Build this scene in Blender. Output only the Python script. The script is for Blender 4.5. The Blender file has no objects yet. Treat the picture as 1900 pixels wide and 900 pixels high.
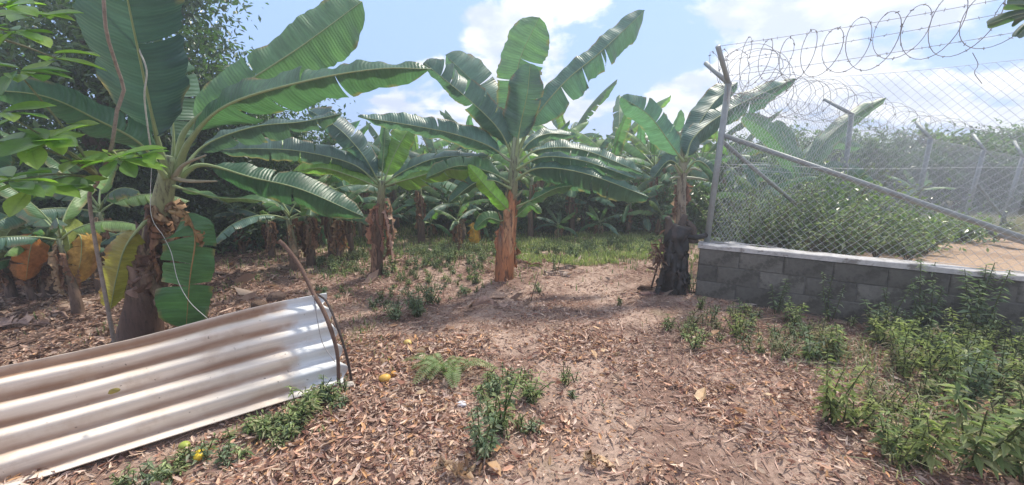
import bpy, math, random
import numpy as np
from mathutils import Vector, Euler, Matrix

random.seed(7)
rng = np.random.default_rng(11)
SC = bpy.context.scene
COL = SC.collection

# ------------------------------------------------------------------ camera, sky, sun, exposure
F = 720.0
PITCH = math.atan(150.0 / F)
EYE = 1.6
cp, sp = math.cos(PITCH), math.sin(PITCH)
cam_d = bpy.data.cameras.new('camera')
cam = bpy.data.objects.new('camera', cam_d)
COL.objects.link(cam)
cam.location = (0, 0, EYE)
cam.rotation_euler = (math.pi / 2 - PITCH, 0, 0)
cam_d.sensor_width = 36.0
cam_d.lens = 36.0 * F / 1900.0
cam_d.clip_start = 0.05
cam_d.clip_end = 2000
SC.camera = cam

SUN_EL, SUN_AZ = math.radians(57), math.radians(38)     # azimuth from +Y towards +X
world = bpy.data.worlds.new('World')
SC.world = world
world.use_nodes = True
wn, wl = world.node_tree.nodes, world.node_tree.links
wn.clear()


def nd(nodes, kind, **kw):
    n = nodes.new(kind)
    for k, v in kw.items():
        if k.startswith('i_'):
            n.inputs[k[2:]].default_value = v
        else:
            setattr(n, k, v)
    return n


wout = nd(wn, 'ShaderNodeOutputWorld')
wbg = nd(wn, 'ShaderNodeBackground')
wbg.inputs['Strength'].default_value = 0.12
sky = nd(wn, 'ShaderNodeTexSky', sky_type='NISHITA', sun_disc=False, sun_elevation=SUN_EL,
         sun_rotation=SUN_AZ, air_density=1.0, dust_density=1.2, ozone_density=1.5)
tc = nd(wn, 'ShaderNodeTexCoord')
sep = nd(wn, 'ShaderNodeSeparateXYZ')
wl.new(tc.outputs['Generated'], sep.inputs[0])
zadd = nd(wn, 'ShaderNodeMath', operation='ADD'); zadd.inputs[1].default_value = 0.32
wl.new(sep.outputs['Z'], zadd.inputs[0])
zmx = nd(wn, 'ShaderNodeMath', operation='MAXIMUM'); zmx.inputs[1].default_value = 0.06
wl.new(zadd.outputs[0], zmx.inputs[0])
dv = [nd(wn, 'ShaderNodeMath', operation='DIVIDE') for _ in range(2)]
for k, ax in enumerate('XY'):
    wl.new(sep.outputs[ax], dv[k].inputs[0]); wl.new(zmx.outputs[0], dv[k].inputs[1])
cmb = nd(wn, 'ShaderNodeCombineXYZ')
wl.new(dv[0].outputs[0], cmb.inputs[0]); wl.new(dv[1].outputs[0], cmb.inputs[1])
mp = nd(wn, 'ShaderNodeMapping'); mp.inputs['Location'].default_value = (0.35, 1.9, 0.0)
wl.new(cmb.outputs[0], mp.inputs[0])
cn1 = nd(wn, 'ShaderNodeTexNoise', i_Scale=1.7, i_Detail=9.0, i_Roughness=0.56, i_Distortion=0.25)
cn2 = nd(wn, 'ShaderNodeTexNoise', i_Scale=2.6, i_Detail=6.0, i_Roughness=0.55)
for c_ in (cn1, cn2):
    wl.new(mp.outputs[0], c_.inputs['Vector'])
# a clear patch of blue to the left of the view, broken cloud elsewhere
dotn = nd(wn, 'ShaderNodeVectorMath', operation='DOT_PRODUCT')
bl = Vector((-0.62, 0.86, 0.30)).normalized()
dotn.inputs[1].default_value = bl
wl.new(tc.outputs['Generated'], dotn.inputs[0])
mr = nd(wn, 'ShaderNodeMapRange', interpolation_type='SMOOTHSTEP')
mr.inputs['From Min'].default_value = 0.84; mr.inputs['From Max'].default_value = 1.0
mr.inputs['To Min'].default_value = 0.085; mr.inputs['To Max'].default_value = -0.15
wl.new(dotn.outputs['Value'], mr.inputs['Value'])
dot2 = nd(wn, 'ShaderNodeVectorMath', operation='DOT_PRODUCT'); dot2.inputs[1].default_value = Vector((0.16, 0.80, 0.42)).normalized()
wl.new(tc.outputs['Generated'], dot2.inputs[0])
mr2 = nd(wn, 'ShaderNodeMapRange', interpolation_type='SMOOTHSTEP')
mr2.inputs['From Min'].default_value = 0.93; mr2.inputs['From Max'].default_value = 1.0
mr2.inputs['To Min'].default_value = 0.0; mr2.inputs['To Max'].default_value = -0.15
wl.new(dot2.outputs['Value'], mr2.inputs['Value'])
mrs = nd(wn, 'ShaderNodeMath', operation='ADD'); wl.new(mr.outputs[0], mrs.inputs[0]); wl.new(mr2.outputs[0], mrs.inputs[1])
ca = nd(wn, 'ShaderNodeMath', operation='ADD')
wl.new(cn1.outputs['Fac'], ca.inputs[0]); wl.new(mrs.outputs[0], ca.inputs[1])
cr = nd(wn, 'ShaderNodeMapRange', interpolation_type='SMOOTHSTEP')
cr.inputs['From Min'].default_value = 0.495; cr.inputs['From Max'].default_value = 0.565
wl.new(ca.outputs[0], cr.inputs['Value'])
cc = nd(wn, 'ShaderNodeMix', data_type='RGBA')
cc.inputs['A'].default_value = (3.1, 3.5, 4.6, 1)
cc.inputs['B'].default_value = (5.0, 5.1, 5.4, 1)
ccr = nd(wn, 'ShaderNodeMapRange'); ccr.inputs['From Min'].default_value = 0.42; ccr.inputs['From Max'].default_value = 0.56
wl.new(cn2.outputs['Fac'], ccr.inputs['Value']); wl.new(ccr.outputs[0], cc.inputs['Factor'])
skm = nd(wn, 'ShaderNodeMix', data_type='RGBA', blend_type='MIX')
skb = nd(wn, 'ShaderNodeMix', data_type='RGBA', blend_type='ADD'); skb.inputs['Factor'].default_value = 1.0
skb.inputs['B'].default_value = (-0.2, 0.05, 3.5, 1)          # thin high veil over the blue
skc = nd(wn, 'ShaderNodeVectorMath', operation='MINIMUM'); skc.inputs[1].default_value = (1.95, 2.95, 4.9)
wl.new(skb.outputs['Result'], skc.inputs[0])
wl.new(sky.outputs[0], skb.inputs['A'])
wl.new(cr.outputs[0], skm.inputs['Factor'])
wl.new(skc.outputs[0], skm.inputs['A']); wl.new(cc.outputs['Result'], skm.inputs['B'])
wl.new(skm.outputs['Result'], wbg.inputs['Color'])
wl.new(wbg.outputs[0], wout.inputs['Surface'])

sun_d = bpy.data.lights.new('sun', 'SUN')
sun_d.energy = 2.9
sun_d.angle = math.radians(5)
sun_d.color = (1.0, 0.93, 0.80)
sun = bpy.data.objects.new('sun', sun_d)
COL.objects.link(sun)
sd = Vector((math.sin(SUN_AZ) * math.cos(SUN_EL), math.cos(SUN_AZ) * math.cos(SUN_EL), math.sin(SUN_EL)))
sun.rotation_euler = sd.to_track_quat('Z', 'Y').to_euler()

SC.view_settings.view_transform = 'Standard'
SC.view_settings.look = 'None'
SC.view_settings.exposure = 1.0
SC.view_settings.gamma = 1.0
SC.render.engine = 'CYCLES'
SC.cycles.use_denoising = True
SC.cycles.max_bounces = 6
SC.cycles.transparent_max_bounces = 8
SC.cycles.use_adaptive_sampling = False


# ------------------------------------------------------------------ measuring helpers
def ray(u, v):
    x = (u - 950) / F; y = -(v - 450) / F
    return np.array([x, cp + y * sp, -sp + y * cp])


def G(u, v, z=0.0):
    d = ray(u, v); t = (z - EYE) / d[2]
    return d * t + np.array([0, 0, EYE])


def P(u, v, Y):
    d = ray(u, v)
    return d * (Y / d[1]) + np.array([0, 0, EYE])


def unit(a):
    a = np.asarray(a, float)
    return a / np.maximum(np.linalg.norm(a, axis=-1, keepdims=True), 1e-9)


def _h(ix, iy, seed):
    n = np.sin(ix * 127.1 + iy * 311.7 + seed * 74.7) * 43758.5453
    return n - np.floor(n)


def vnoise(x, y, seed=0):
    x = np.asarray(x, float); y = np.asarray(y, float)
    ix, iy = np.floor(x), np.floor(y)
    fx, fy = x - ix, y - iy
    fx = fx * fx * (3 - 2 * fx); fy = fy * fy * (3 - 2 * fy)
    a, b = _h(ix, iy, seed), _h(ix + 1, iy, seed)
    c, d = _h(ix, iy + 1, seed), _h(ix + 1, iy + 1, seed)
    return (a * (1 - fx) + b * fx) * (1 - fy) + (c * (1 - fx) + d * fx) * fy


def fbm(x, y, seed=0, o=4):
    s = 0; a = 0.5; t = 0
    for k in range(o):
        s = s + a * vnoise(x * 2 ** k, y * 2 ** k, seed + k * 3.1); t += a; a *= 0.5
    return s / t


def gz(x, y):
    x = np.asarray(x, float); y = np.asarray(y, float)
    z = (fbm(x * 0.9, y * 0.9, 2) - 0.5) * 0.09 + (fbm(x * 4, y * 4, 9) - 0.5) * 0.035
    z = z + 0.10 * np.exp(-(((x + 0.9) / 1.2) ** 2 + ((y - 6.0) / 0.7) ** 2))
    z = z + 0.05 * np.exp(-(((x + 0.1) / 0.5) ** 2 + ((y - 5.05) / 0.4) ** 2))
    return z


# ------------------------------------------------------------------ mesh building
class Geo:
    def __init__(self):
        self.v = []; self.q = []; self.t = []; self.c = []; self.uv = []; self.n = 0

    def add(self, v, q=None, t=None, c=(1, 1, 1), uv=None):
        v = np.asarray(v, float).reshape(-1, 3)
        if q is not None and len(q): self.q.append(np.asarray(q, int).reshape(-1, 4) + self.n)
        if t is not None and len(t): self.t.append(np.asarray(t, int).reshape(-1, 3) + self.n)
        c = np.asarray(c, float)
        if c.ndim == 1: c = np.tile(c[:3], (len(v), 1))
        self.c.append(c); self.v.append(v)
        self.uv.append(np.zeros((len(v), 2)) if uv is None else np.asarray(uv, float))
        self.n += len(v)
        return self

    def mesh(self, name, mat, smooth=True, origin=(0, 0, 0)):
        me = bpy.data.meshes.new(name)
        v = np.concatenate(self.v) - np.asarray(origin, float)
        q = np.concatenate(self.q) if self.q else np.zeros((0, 4), int)
        t = np.concatenate(self.t) if self.t else np.zeros((0, 3), int)
        loops = np.concatenate([q.ravel(), t.ravel()]).astype(np.int32)
        me.vertices.add(len(v)); me.vertices.foreach_set('co', v.astype(np.float32).ravel())
        me.loops.add(len(loops)); me.loops.foreach_set('vertex_index', loops)
        st = np.concatenate([np.arange(len(q)) * 4, len(q) * 4 + np.arange(len(t)) * 3]).astype(np.int32)
        me.polygons.add(len(st)); me.polygons.foreach_set('loop_start', st)
        me.polygons.foreach_set('use_smooth', np.full(len(st), smooth))
        c = np.concatenate(self.c); c4 = np.ones((len(v), 4), np.float32); c4[:, :3] = c
        a = me.color_attributes.new('Col', 'FLOAT_COLOR', 'POINT'); a.data.foreach_set('color', c4.ravel())
        uv = np.concatenate(self.uv)[loops].astype(np.float32)
        ul = me.uv_layers.new(name='UVMap'); ul.data.foreach_set('uv', uv.ravel())
        me.update(calc_edges=True); me.validate()
        if mat: me.materials.append(mat)
        return me


def link(name, me, parent=None, loc=None):
    o = bpy.data.objects.new(name, me)
    COL.objects.link(o)
    if parent is not None: o.parent = parent
    if loc is not None: o.location = loc
    return o


def tag(o, label=None, cat=None, group=None, kind=None):
    if label: o['label'] = label
    if cat: o['category'] = cat
    if group: o['group'] = group
    if kind: o['kind'] = kind
    return o


def thing(name, label, cat, loc=(0, 0, 0), group=None):
    return tag(link(name, None, None, tuple(float(a) for a in loc)), label, cat, group)


def part(name, geo, mat, parent, smooth=True, kind=None, label=None):
    """mesh given in world coordinates, stored relative to its thing's base (parents are only translated)"""
    org = np.zeros(3); p = parent
    while p is not None:
        org += np.array(p.location); p = p.parent
    o = link(name, geo.mesh(name, mat, smooth, org), parent)
    if kind: o['kind'] = kind
    if label: o['label'] = label
    return o


def solo(name, geo, mat, label=None, cat=None, group=None, kind=None, loc=(0, 0, 0), smooth=True):
    o = link(name, geo.mesh(name, mat, smooth, loc), None, tuple(float(a) for a in loc))
    return tag(o, label, cat, group, kind)


def catmull(pts, n):
    p = np.asarray(pts, float)
    if len(p) == 2:
        s = np.linspace(0, 1, n)[:, None]; return p[0] * (1 - s) + p[1] * s
    p = np.vstack([2 * p[0] - p[1], p, 2 * p[-1] - p[-2]])
    seg = np.linalg.norm(np.diff(p[1:-1], axis=0), axis=1)
    cs = np.concatenate([[0], np.cumsum(seg)]); out = []
    for d in np.linspace(0, cs[-1], n):
        k = min(int(np.searchsorted(cs, d, 'right')) - 1, len(seg) - 1); k = max(k, 0)
        u = (d - cs[k]) / max(seg[k], 1e-9)
        a, b, c, e = p[k], p[k + 1], p[k + 2], p[k + 3]
        out.append(0.5 * ((2 * b) + (-a + c) * u + (2 * a - 5 * b + 4 * c - e) * u * u + (-a + 3 * b - 3 * c + e) * u ** 3))
    return np.array(out)


def tangents(p):
    return unit(np.gradient(p, axis=0))


def frames(p):
    t = tangents(p)
    ref = np.array([0, 0, 1.0]) if abs(t[0][2]) < 0.9 else np.array([1.0, 0, 0])
    a = unit(np.cross(t[0], ref)); A = []; B = []
    for k in range(len(p)):
        a = unit(a - np.dot(a, t[k]) * t[k]); A.append(a); B.append(np.cross(t[k], a))
    return np.array(A), np.array(B)


def tube(g, pts, r, sides=6, c=(1, 1, 1), caps=True, rn=None):
    p = np.asarray(pts, float); n = len(p)
    r = np.broadcast_to(np.asarray(r, float), (n,))
    A, B = frames(p)
    th = np.arange(sides) / sides * 2 * math.pi
    rr = r[:, None] * np.ones(sides)[None]
    if rn is not None: rr = rr * rn
    v = p[:, None] + rr[..., None] * (np.cos(th)[None, :, None] * A[:, None] + np.sin(th)[None, :, None] * B[:, None])
    i = np.arange(n - 1)[:, None] * sides; j = np.arange(sides)[None]; j2 = (j + 1) % sides
    q = np.stack([i + j, i + j2, i + sides + j2, i + sides + j], -1).reshape(-1, 4)
    L = np.concatenate([[0], np.cumsum(np.linalg.norm(np.diff(p, axis=0), axis=1))])
    uv = np.stack([np.broadcast_to(L[:, None], (n, sides)), np.broadcast_to(j / sides, (n, sides))], -1).reshape(-1, 2)
    cc_ = np.asarray(c, float)
    if cc_.ndim == 2 and len(cc_) == n: cc_ = np.repeat(cc_, sides, axis=0)
    v = v.reshape(-1, 3); t = None
    if caps:
        v = np.vstack([v, p[0], p[-1]]); m = n * sides
        t = [[m, (k + 1) % sides, k] for k in range(sides)] + [[m + 1, m - sides + k, m - sides + (k + 1) % sides] for k in range(sides)]
        uv = np.vstack([uv, uv[0], uv[-1]])
        if cc_.ndim == 2: cc_ = np.vstack([cc_, cc_[0], cc_[-1]])
    g.add(v, q, t, cc_, uv)
    return g


def box(g, c, size, ax=(1, 0, 0), ay=(0, 1, 0), az=(0, 0, 1), col=(1, 1, 1), bev=0.0, jit=0.0):
    """box with chamfered long edges about centre c"""
    ax, ay, az = map(lambda a: unit(np.array(a, float)), (ax, ay, az))
    sx, sy, sz = [s / 2 for s in size]; c = np.array(c, float)
    if bev <= 0:
        s = [(-1, -1, -1), (1, -1, -1), (1, 1, -1), (-1, 1, -1), (-1, -1, 1), (1, -1, 1), (1, 1, 1), (-1, 1, 1)]
        v = [c + ax * a * sx + ay * b * sy + az * d * sz for a, b, d in s]
        g.add(v, [[0, 3, 2, 1], [4, 5, 6, 7], [0, 1, 5, 4], [1, 2, 6, 5], [2, 3, 7, 6], [3, 0, 4, 7]], c=col)
        return g
    prof = [(-sy + bev, -sz), (sy - bev, -sz), (sy, -sz + bev), (sy, sz - bev), (sy - bev, sz), (-sy + bev, sz), (-sy, sz - bev), (-sy, -sz + bev)]
    rings = []
    for x, k in ((-sx, 0.0), (-sx + bev, 1.0), (sx - bev, 1.0), (sx, 0.0)):
        for (py, pz) in prof:
            if k == 0: py, pz = py * (1 - bev / sy), pz * (1 - bev / sz)
            rings.append(c + ax * x + ay * py + az * pz + (rng.normal(0, jit, 3) if jit else 0))
    q = []
    for r_ in range(3):
        for k in range(8):
            q.append([r_ * 8 + k, r_ * 8 + (k + 1) % 8, r_ * 8 + 8 + (k + 1) % 8, r_ * 8 + 8 + k])
    e = [0, 0]
    t = [[0, k + 1, k] for k in range(1, 7)] + [[24, 24 + k, 25 + k] for k in range(1, 7)]
    t = [[a, b, d] for a, b, d in t]
    g.add(rings, q, t, col)
    return g


# ------------------------------------------------------------------ materials
def mat(name, rough=0.6, spec=0.4, noise=0.0, nscale=20.0, bump=0.0, bscale=60.0, trans=0.0, tcol=None,
        base=None, metallic=0.0, vein=0.0, sheen=0.0, dark=None, dscale=6.0, damt=0.0, stretch=None):
    m = bpy.data.materials.new(name); m.use_nodes = True
    n, l = m.node_tree.nodes, m.node_tree.links
    n.clear()
    out = nd(n, 'ShaderNodeOutputMaterial')
    bs = nd(n, 'ShaderNodeBsdfPrincipled')
    bs.inputs['Roughness'].default_value = rough
    bs.inputs['Specular IOR Level'].default_value = spec
    bs.inputs['Metallic'].default_value = metallic
    tcn = nd(n, 'ShaderNodeTexCoord')
    vec = tcn.outputs['Object']
    if stretch:
        mpn = nd(n, 'ShaderNodeMapping'); mpn.inputs['Scale'].default_value = stretch
        l.new(vec, mpn.inputs[0]); vec = mpn.outputs[0]
    if base is None:
        at = nd(n, 'ShaderNodeAttribute', attribute_name='Col'); colr = at.outputs['Color']
    else:
        rgb = nd(n, 'ShaderNodeRGB'); rgb.outputs[0].default_value = (*base, 1); colr = rgb.outputs[0]
    if noise > 0:
        nt = nd(n, 'ShaderNodeTexNoise', i_Scale=nscale, i_Detail=6.0, i_Roughness=0.65)
        l.new(vec, nt.inputs['Vector'])
        mrn = nd(n, 'ShaderNodeMapRange'); mrn.inputs['From Min'].default_value = 0.25; mrn.inputs['From Max'].default_value = 0.75
        mrn.inputs['To Min'].default_value = 1 - noise; mrn.inputs['To Max'].default_value = 1 + noise
        l.new(nt.outputs['Fac'], mrn.inputs['Value'])
        vm = nd(n, 'ShaderNodeVectorMath', operation='SCALE')
        l.new(colr, vm.inputs[0]); l.new(mrn.outputs[0], vm.inputs['Scale']); colr = vm.outputs[0]
    if dark is not None:
        dt = nd(n, 'ShaderNodeTexNoise', i_Scale=dscale, i_Detail=8.0, i_Roughness=0.7)
        l.new(vec, dt.inputs['Vector'])
        dr = nd(n, 'ShaderNodeMapRange', interpolation_type='SMOOTHSTEP'); dr.inputs['From Min'].default_value = 0.5; dr.inputs['From Max'].default_value = 0.62
        dr.inputs['To Max'].default_value = damt
        l.new(dt.outputs['Fac'], dr.inputs['Value'])
        mx = nd(n, 'ShaderNodeMix', data_type='RGBA'); mx.inputs['B'].default_value = (*dark, 1)
        l.new(dr.outputs[0], mx.inputs['Factor']); l.new(colr, mx.inputs['A']); colr = mx.outputs['Result']
    l.new(colr, bs.inputs['Base Color'])
    if vein > 0:
        uv0 = nd(n, 'ShaderNodeUVMap'); mv = nd(n, 'ShaderNodeMapping'); mv.inputs['Scale'].default_value = (22.0, 1.3, 1)
        l.new(uv0.outputs[0], mv.inputs[0])
        sn = nd(n, 'ShaderNodeTexNoise', i_Scale=1.0, i_Detail=5.0, i_Roughness=0.7); l.new(mv.outputs[0], sn.inputs['Vector'])
        sr = nd(n, 'ShaderNodeMapRange'); sr.inputs['From Min'].default_value = 0.3; sr.inputs['From Max'].default_value = 0.7
        sr.inputs['To Min'].default_value = 1.1; sr.inputs['To Max'].default_value = 1.95
        l.new(sn.outputs['Fac'], sr.inputs['Value'])
        vs = nd(n, 'ShaderNodeVectorMath', operation='SCALE'); l.new(colr, vs.inputs[0]); l.new(sr.outputs[0], vs.inputs['Scale']); colr = vs.outputs[0]
        l.new(colr, bs.inputs['Base Color'])
    nrm = None
    if bump > 0:
        bt = nd(n, 'ShaderNodeTexNoise', i_Scale=bscale, i_Detail=5.0, i_Roughness=0.6)
        l.new(vec, bt.inputs['Vector'])
        bp = nd(n, 'ShaderNodeBump'); bp.inputs['Strength'].default_value = bump; bp.inputs['Distance'].default_value = 0.01
        l.new(bt.outputs['Fac'], bp.inputs['Height']); nrm = bp.outputs[0]
    if vein > 0:
        uvn = nd(n, 'ShaderNodeUVMap')
        wv = nd(n, 'ShaderNodeTexWave', wave_type='BANDS', bands_direction='X')
        wv.inputs['Scale'].default_value = 11.0; wv.inputs['Distortion'].default_value = 2.4; wv.inputs['Detail'].default_value = 2
        wv.inputs['Detail Scale'].default_value = 0.6
        l.new(uvn.outputs[0], wv.inputs['Vector'])
        bv = nd(n, 'ShaderNodeBump'); bv.inputs['Strength'].default_value = vein; bv.inputs['Distance'].default_value = 0.01
        l.new(wv.outputs['Fac'], bv.inputs['Height'])
        if nrm: l.new(nrm, bv.inputs['Normal'])
        nrm = bv.outputs[0]
    if nrm: l.new(nrm, bs.inputs['Normal'])
    if trans > 0:
        tb = nd(n, 'ShaderNodeBsdfTranslucent')
        tm = nd(n, 'ShaderNodeVectorMath', operation='MULTIPLY')
        tm.inputs[1].default_value = tcol or (1.6, 2.2, 0.7)
        l.new(colr, tm.inputs[0]); l.new(tm.outputs[0], tb.inputs['Color'])
        if nrm: l.new(nrm, tb.inputs['Normal'])
        ms = nd(n, 'ShaderNodeMixShader'); ms.inputs[0].default_value = trans
        l.new(bs.outputs[0], ms.inputs[1]); l.new(tb.outputs[0], ms.inputs[2]); l.new(ms.outputs[0], out.inputs[0])
    else:
        l.new(bs.outputs[0], out.inputs[0])
    return m


M = dict(
    blade=mat('banana_blade', rough=0.40, spec=0.5, noise=0.16, nscale=5, trans=0.33, tcol=(1.5, 1.95, 1.0), vein=0.25, bump=0.2, bscale=9),
    rib=mat('banana_rib', rough=0.5, noise=0.12, nscale=30),
    stem=mat('banana_stem', rough=0.6, noise=0.3, nscale=14, bump=0.5, bscale=26, stretch=(3, 3, 0.6), dark=(0.035, 0.022, 0.018), dscale=9, damt=0.75),
    dry=mat('dry_banana_leaf', rough=0.8, spec=0.15, noise=0.4, nscale=16, bump=0.6, bscale=40, trans=0.2, tcol=(1.4, 1.2, 0.9)),
    leaf=mat('small_leaf', rough=0.34, spec=0.65, trans=0.3),
    glossy=mat('glossy_leaf', rough=0.3, spec=0.7, noise=0.12, nscale=12, trans=0.45, bump=0.1),
    weed=mat('weed_leaf', rough=0.55, spec=0.3, trans=0.3, tcol=(1.4, 1.7, 0.9)),
    litter=mat('leaf_litter', rough=0.7, spec=0.25, trans=0.12, tcol=(1.3, 1.1, 0.8)),
    bark=mat('bark', rough=0.85, spec=0.15, noise=0.35, nscale=30, bump=0.8, bscale=50),
    galv=mat('galvanised_steel', rough=0.55, metallic=0.1, spec=0.4, base=(0.27, 0.30, 0.30), noise=0.18, nscale=9, bump=0.1, bscale=30, dark=(0.20, 0.17, 0.15), dscale=5, damt=0.35),
    wire=mat('fence_wire', rough=0.55, metallic=0.3, base=(0.46, 0.49, 0.54)),
    barb=mat('rusty_wire', rough=0.7, base=(0.25, 0.235, 0.235), noise=0.3, nscale=12),
    block=mat('concrete_block', rough=0.95, spec=0.1, noise=0.4, nscale=9, bump=0.7, bscale=110, dark=(0.05, 0.048, 0.042), dscale=4.5, damt=0.75),
    cap=mat('mortar_cap', rough=0.95, spec=0.1, noise=0.35, nscale=14, bump=0.6, bscale=90, dark=(0.16, 0.145, 0.13), dscale=7, damt=0.8),
    black=mat('black_sheeting', rough=0.5, spec=0.5, base=(0.014, 0.012, 0.013), noise=0.5, nscale=8, bump=1.0, bscale=22, dark=(0.07, 0.045, 0.04), dscale=7, damt=0.6),
    cord=mat('pale_cord', rough=0.7, base=(0.5, 0.5, 0.48)),
    mango=mat('fallen_mango', rough=0.45, spec=0.4, noise=0.15, nscale=14, dark=(0.25, 0.10, 0.03), dscale=18, damt=0.5),
    stone=mat('stone', rough=0.9, spec=0.15, noise=0.25, nscale=20, bump=0.6, bscale=40),
)


def jcol(c, a=0.12):
    k = 1 + random.uniform(-a, a)
    return tuple(max(0, x * k * (1 + random.uniform(-a, a) * 0.4)) for x in c)


# ------------------------------------------------------------------ ground
def ground_mesh():
    n, mm = 340, 330
    s = np.linspace(-1, 1, n); r = np.linspace(0, 1, mm)
    X = np.sinh(s * 5.4) / math.sinh(5.4) * 260
    Y = -40 + 0 * r
    Yp = np.where(r < 0.08, -60 + (r / 0.08) * 60.8, 0)
    rr = np.clip((r - 0.08) / 0.92, 0, 1)
    Yp = np.where(r >= 0.08, 0.8 + np.sinh(rr * 5.6) / math.sinh(5.6) * 420, Yp)
    XX, YY = np.meshgrid(X, Yp, indexing='ij')
    fade = 1 / (1 + (np.hypot(XX, YY) / 40) ** 4)
    ZZ = gz(XX, YY) * fade
    v = np.stack([XX, YY, ZZ], -1).reshape(-1, 3)
    i = np.arange(n - 1)[:, None] * mm; j = np.arange(mm - 1)[None]
    q = np.stack([i + j, i + mm + j, i + mm + j + 1, i + j + 1], -1).reshape(-1, 4)
    return Geo().add(v, q)


def soil_material(name, tan, red, green, gy0=6.5, gy1=9.0):
    m = bpy.data.materials.new(name); m.use_nodes = True
    n, l = m.node_tree.nodes, m.node_tree.links
    bs = n['Principled BSDF']; bs.inputs['Roughness'].default_value = 0.95; bs.inputs['Specular IOR Level'].default_value = 0.15
    geo = nd(n, 'ShaderNodeNewGeometry')
    a = nd(n, 'ShaderNodeTexNoise', i_Scale=1.3, i_Detail=8.0, i_Roughness=0.68)
    b = nd(n, 'ShaderNodeTexNoise', i_Scale=38.0, i_Detail=6.0, i_Roughness=0.75)
    c = nd(n, 'ShaderNodeTexNoise', i_Scale=0.8, i_Detail=7.0, i_Roughness=0.6)
    for x in (a, b, c): l.new(geo.outputs['Position'], x.inputs['Vector'])
    r1 = nd(n, 'ShaderNodeMapRange', interpolation_type='SMOOTHSTEP'); r1.inputs['From Min'].default_value = 0.42; r1.inputs['From Max'].default_value = 0.6
    l.new(a.outputs['Fac'], r1.inputs['Value'])
    m1 = nd(n, 'ShaderNodeMix', data_type='RGBA'); m1.inputs['A'].default_value = (*tan, 1); m1.inputs['B'].default_value = (*red, 1)
    l.new(r1.outputs[0], m1.inputs['Factor'])
    # grassy stain further back and in patches
    sx = nd(n, 'ShaderNodeSeparateXYZ'); l.new(geo.outputs['Position'], sx.inputs[0])
    r2 = nd(n, 'ShaderNodeMapRange'); r2.inputs['From Min'].default_value = gy0; r2.inputs['From Max'].default_value = gy1
    l.new(sx.outputs['Y'], r2.inputs['Value'])
    ad = nd(n, 'ShaderNodeMath', operation='MULTIPLY_ADD'); ad.inputs[1].default_value = 0.55
    l.new(r2.outputs[0], ad.inputs[0]); l.new(c.outputs['Fac'], ad.inputs[2])
    r3 = nd(n, 'ShaderNodeMapRange', interpolation_type='SMOOTHSTEP'); r3.inputs['From Min'].default_value = 0.56; r3.inputs['From Max'].default_value = 0.8
    r3.inputs['To Max'].default_value = 0.85
    l.new(ad.outputs[0], r3.inputs['Value'])
    m2 = nd(n, 'ShaderNodeMix', data_type='RGBA'); m2.inputs['B'].default_value = (*green, 1)
    l.new(r3.outputs[0], m2.inputs['Factor']); l.new(m1.outputs['Result'], m2.inputs['A'])
    r4 = nd(n, 'ShaderNodeMapRange'); r4.inputs['From Min'].default_value = 0.3; r4.inputs['From Max'].default_value = 0.7
    r4.inputs['To Min'].default_value = 0.55; r4.inputs['To Max'].default_value = 1.4
    l.new(b.outputs['Fac'], r4.inputs['Value'])
    sc = nd(n, 'ShaderNodeVectorMath', operation='SCALE')
    l.new(m2.outputs['Result'], sc.inputs[0]); l.new(r4.outputs[0], sc.inputs['Scale'])
    l.new(sc.outputs[0], bs.inputs['Base Color'])
    bp = nd(n, 'ShaderNodeBump'); bp.inputs['Strength'].default_value = 0.9; bp.inputs['Distance'].default_value = 0.02
    l.new(b.outputs['Fac'], bp.inputs['Height']); l.new(bp.outputs[0], bs.inputs['Normal'])
    return m


M['soil'] = soil_material('soil', (0.42, 0.305, 0.245), (0.22, 0.14, 0.11), (0.09, 0.10, 0.04))
M['sand'] = soil_material('yard_soil', (0.42, 0.30, 0.21), (0.30, 0.21, 0.15), (0.09, 0.11, 0.04), 60, 90)
solo('ground', ground_mesh(), M['soil'], kind='structure')

# ------------------------------------------------------------------ block wall and chain link fence
W0 = np.array([2.27, 4.57, 0.0]); W1 = np.array([4.55, 3.19, 0.0])
WD = unit(W1 - W0); WN = unit(np.array([WD[1], -WD[0], 0])) ; WN = WN if WN[1] < 0 else -WN    # towards the camera
WT = 0.64
cap_g = Geo()


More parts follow.
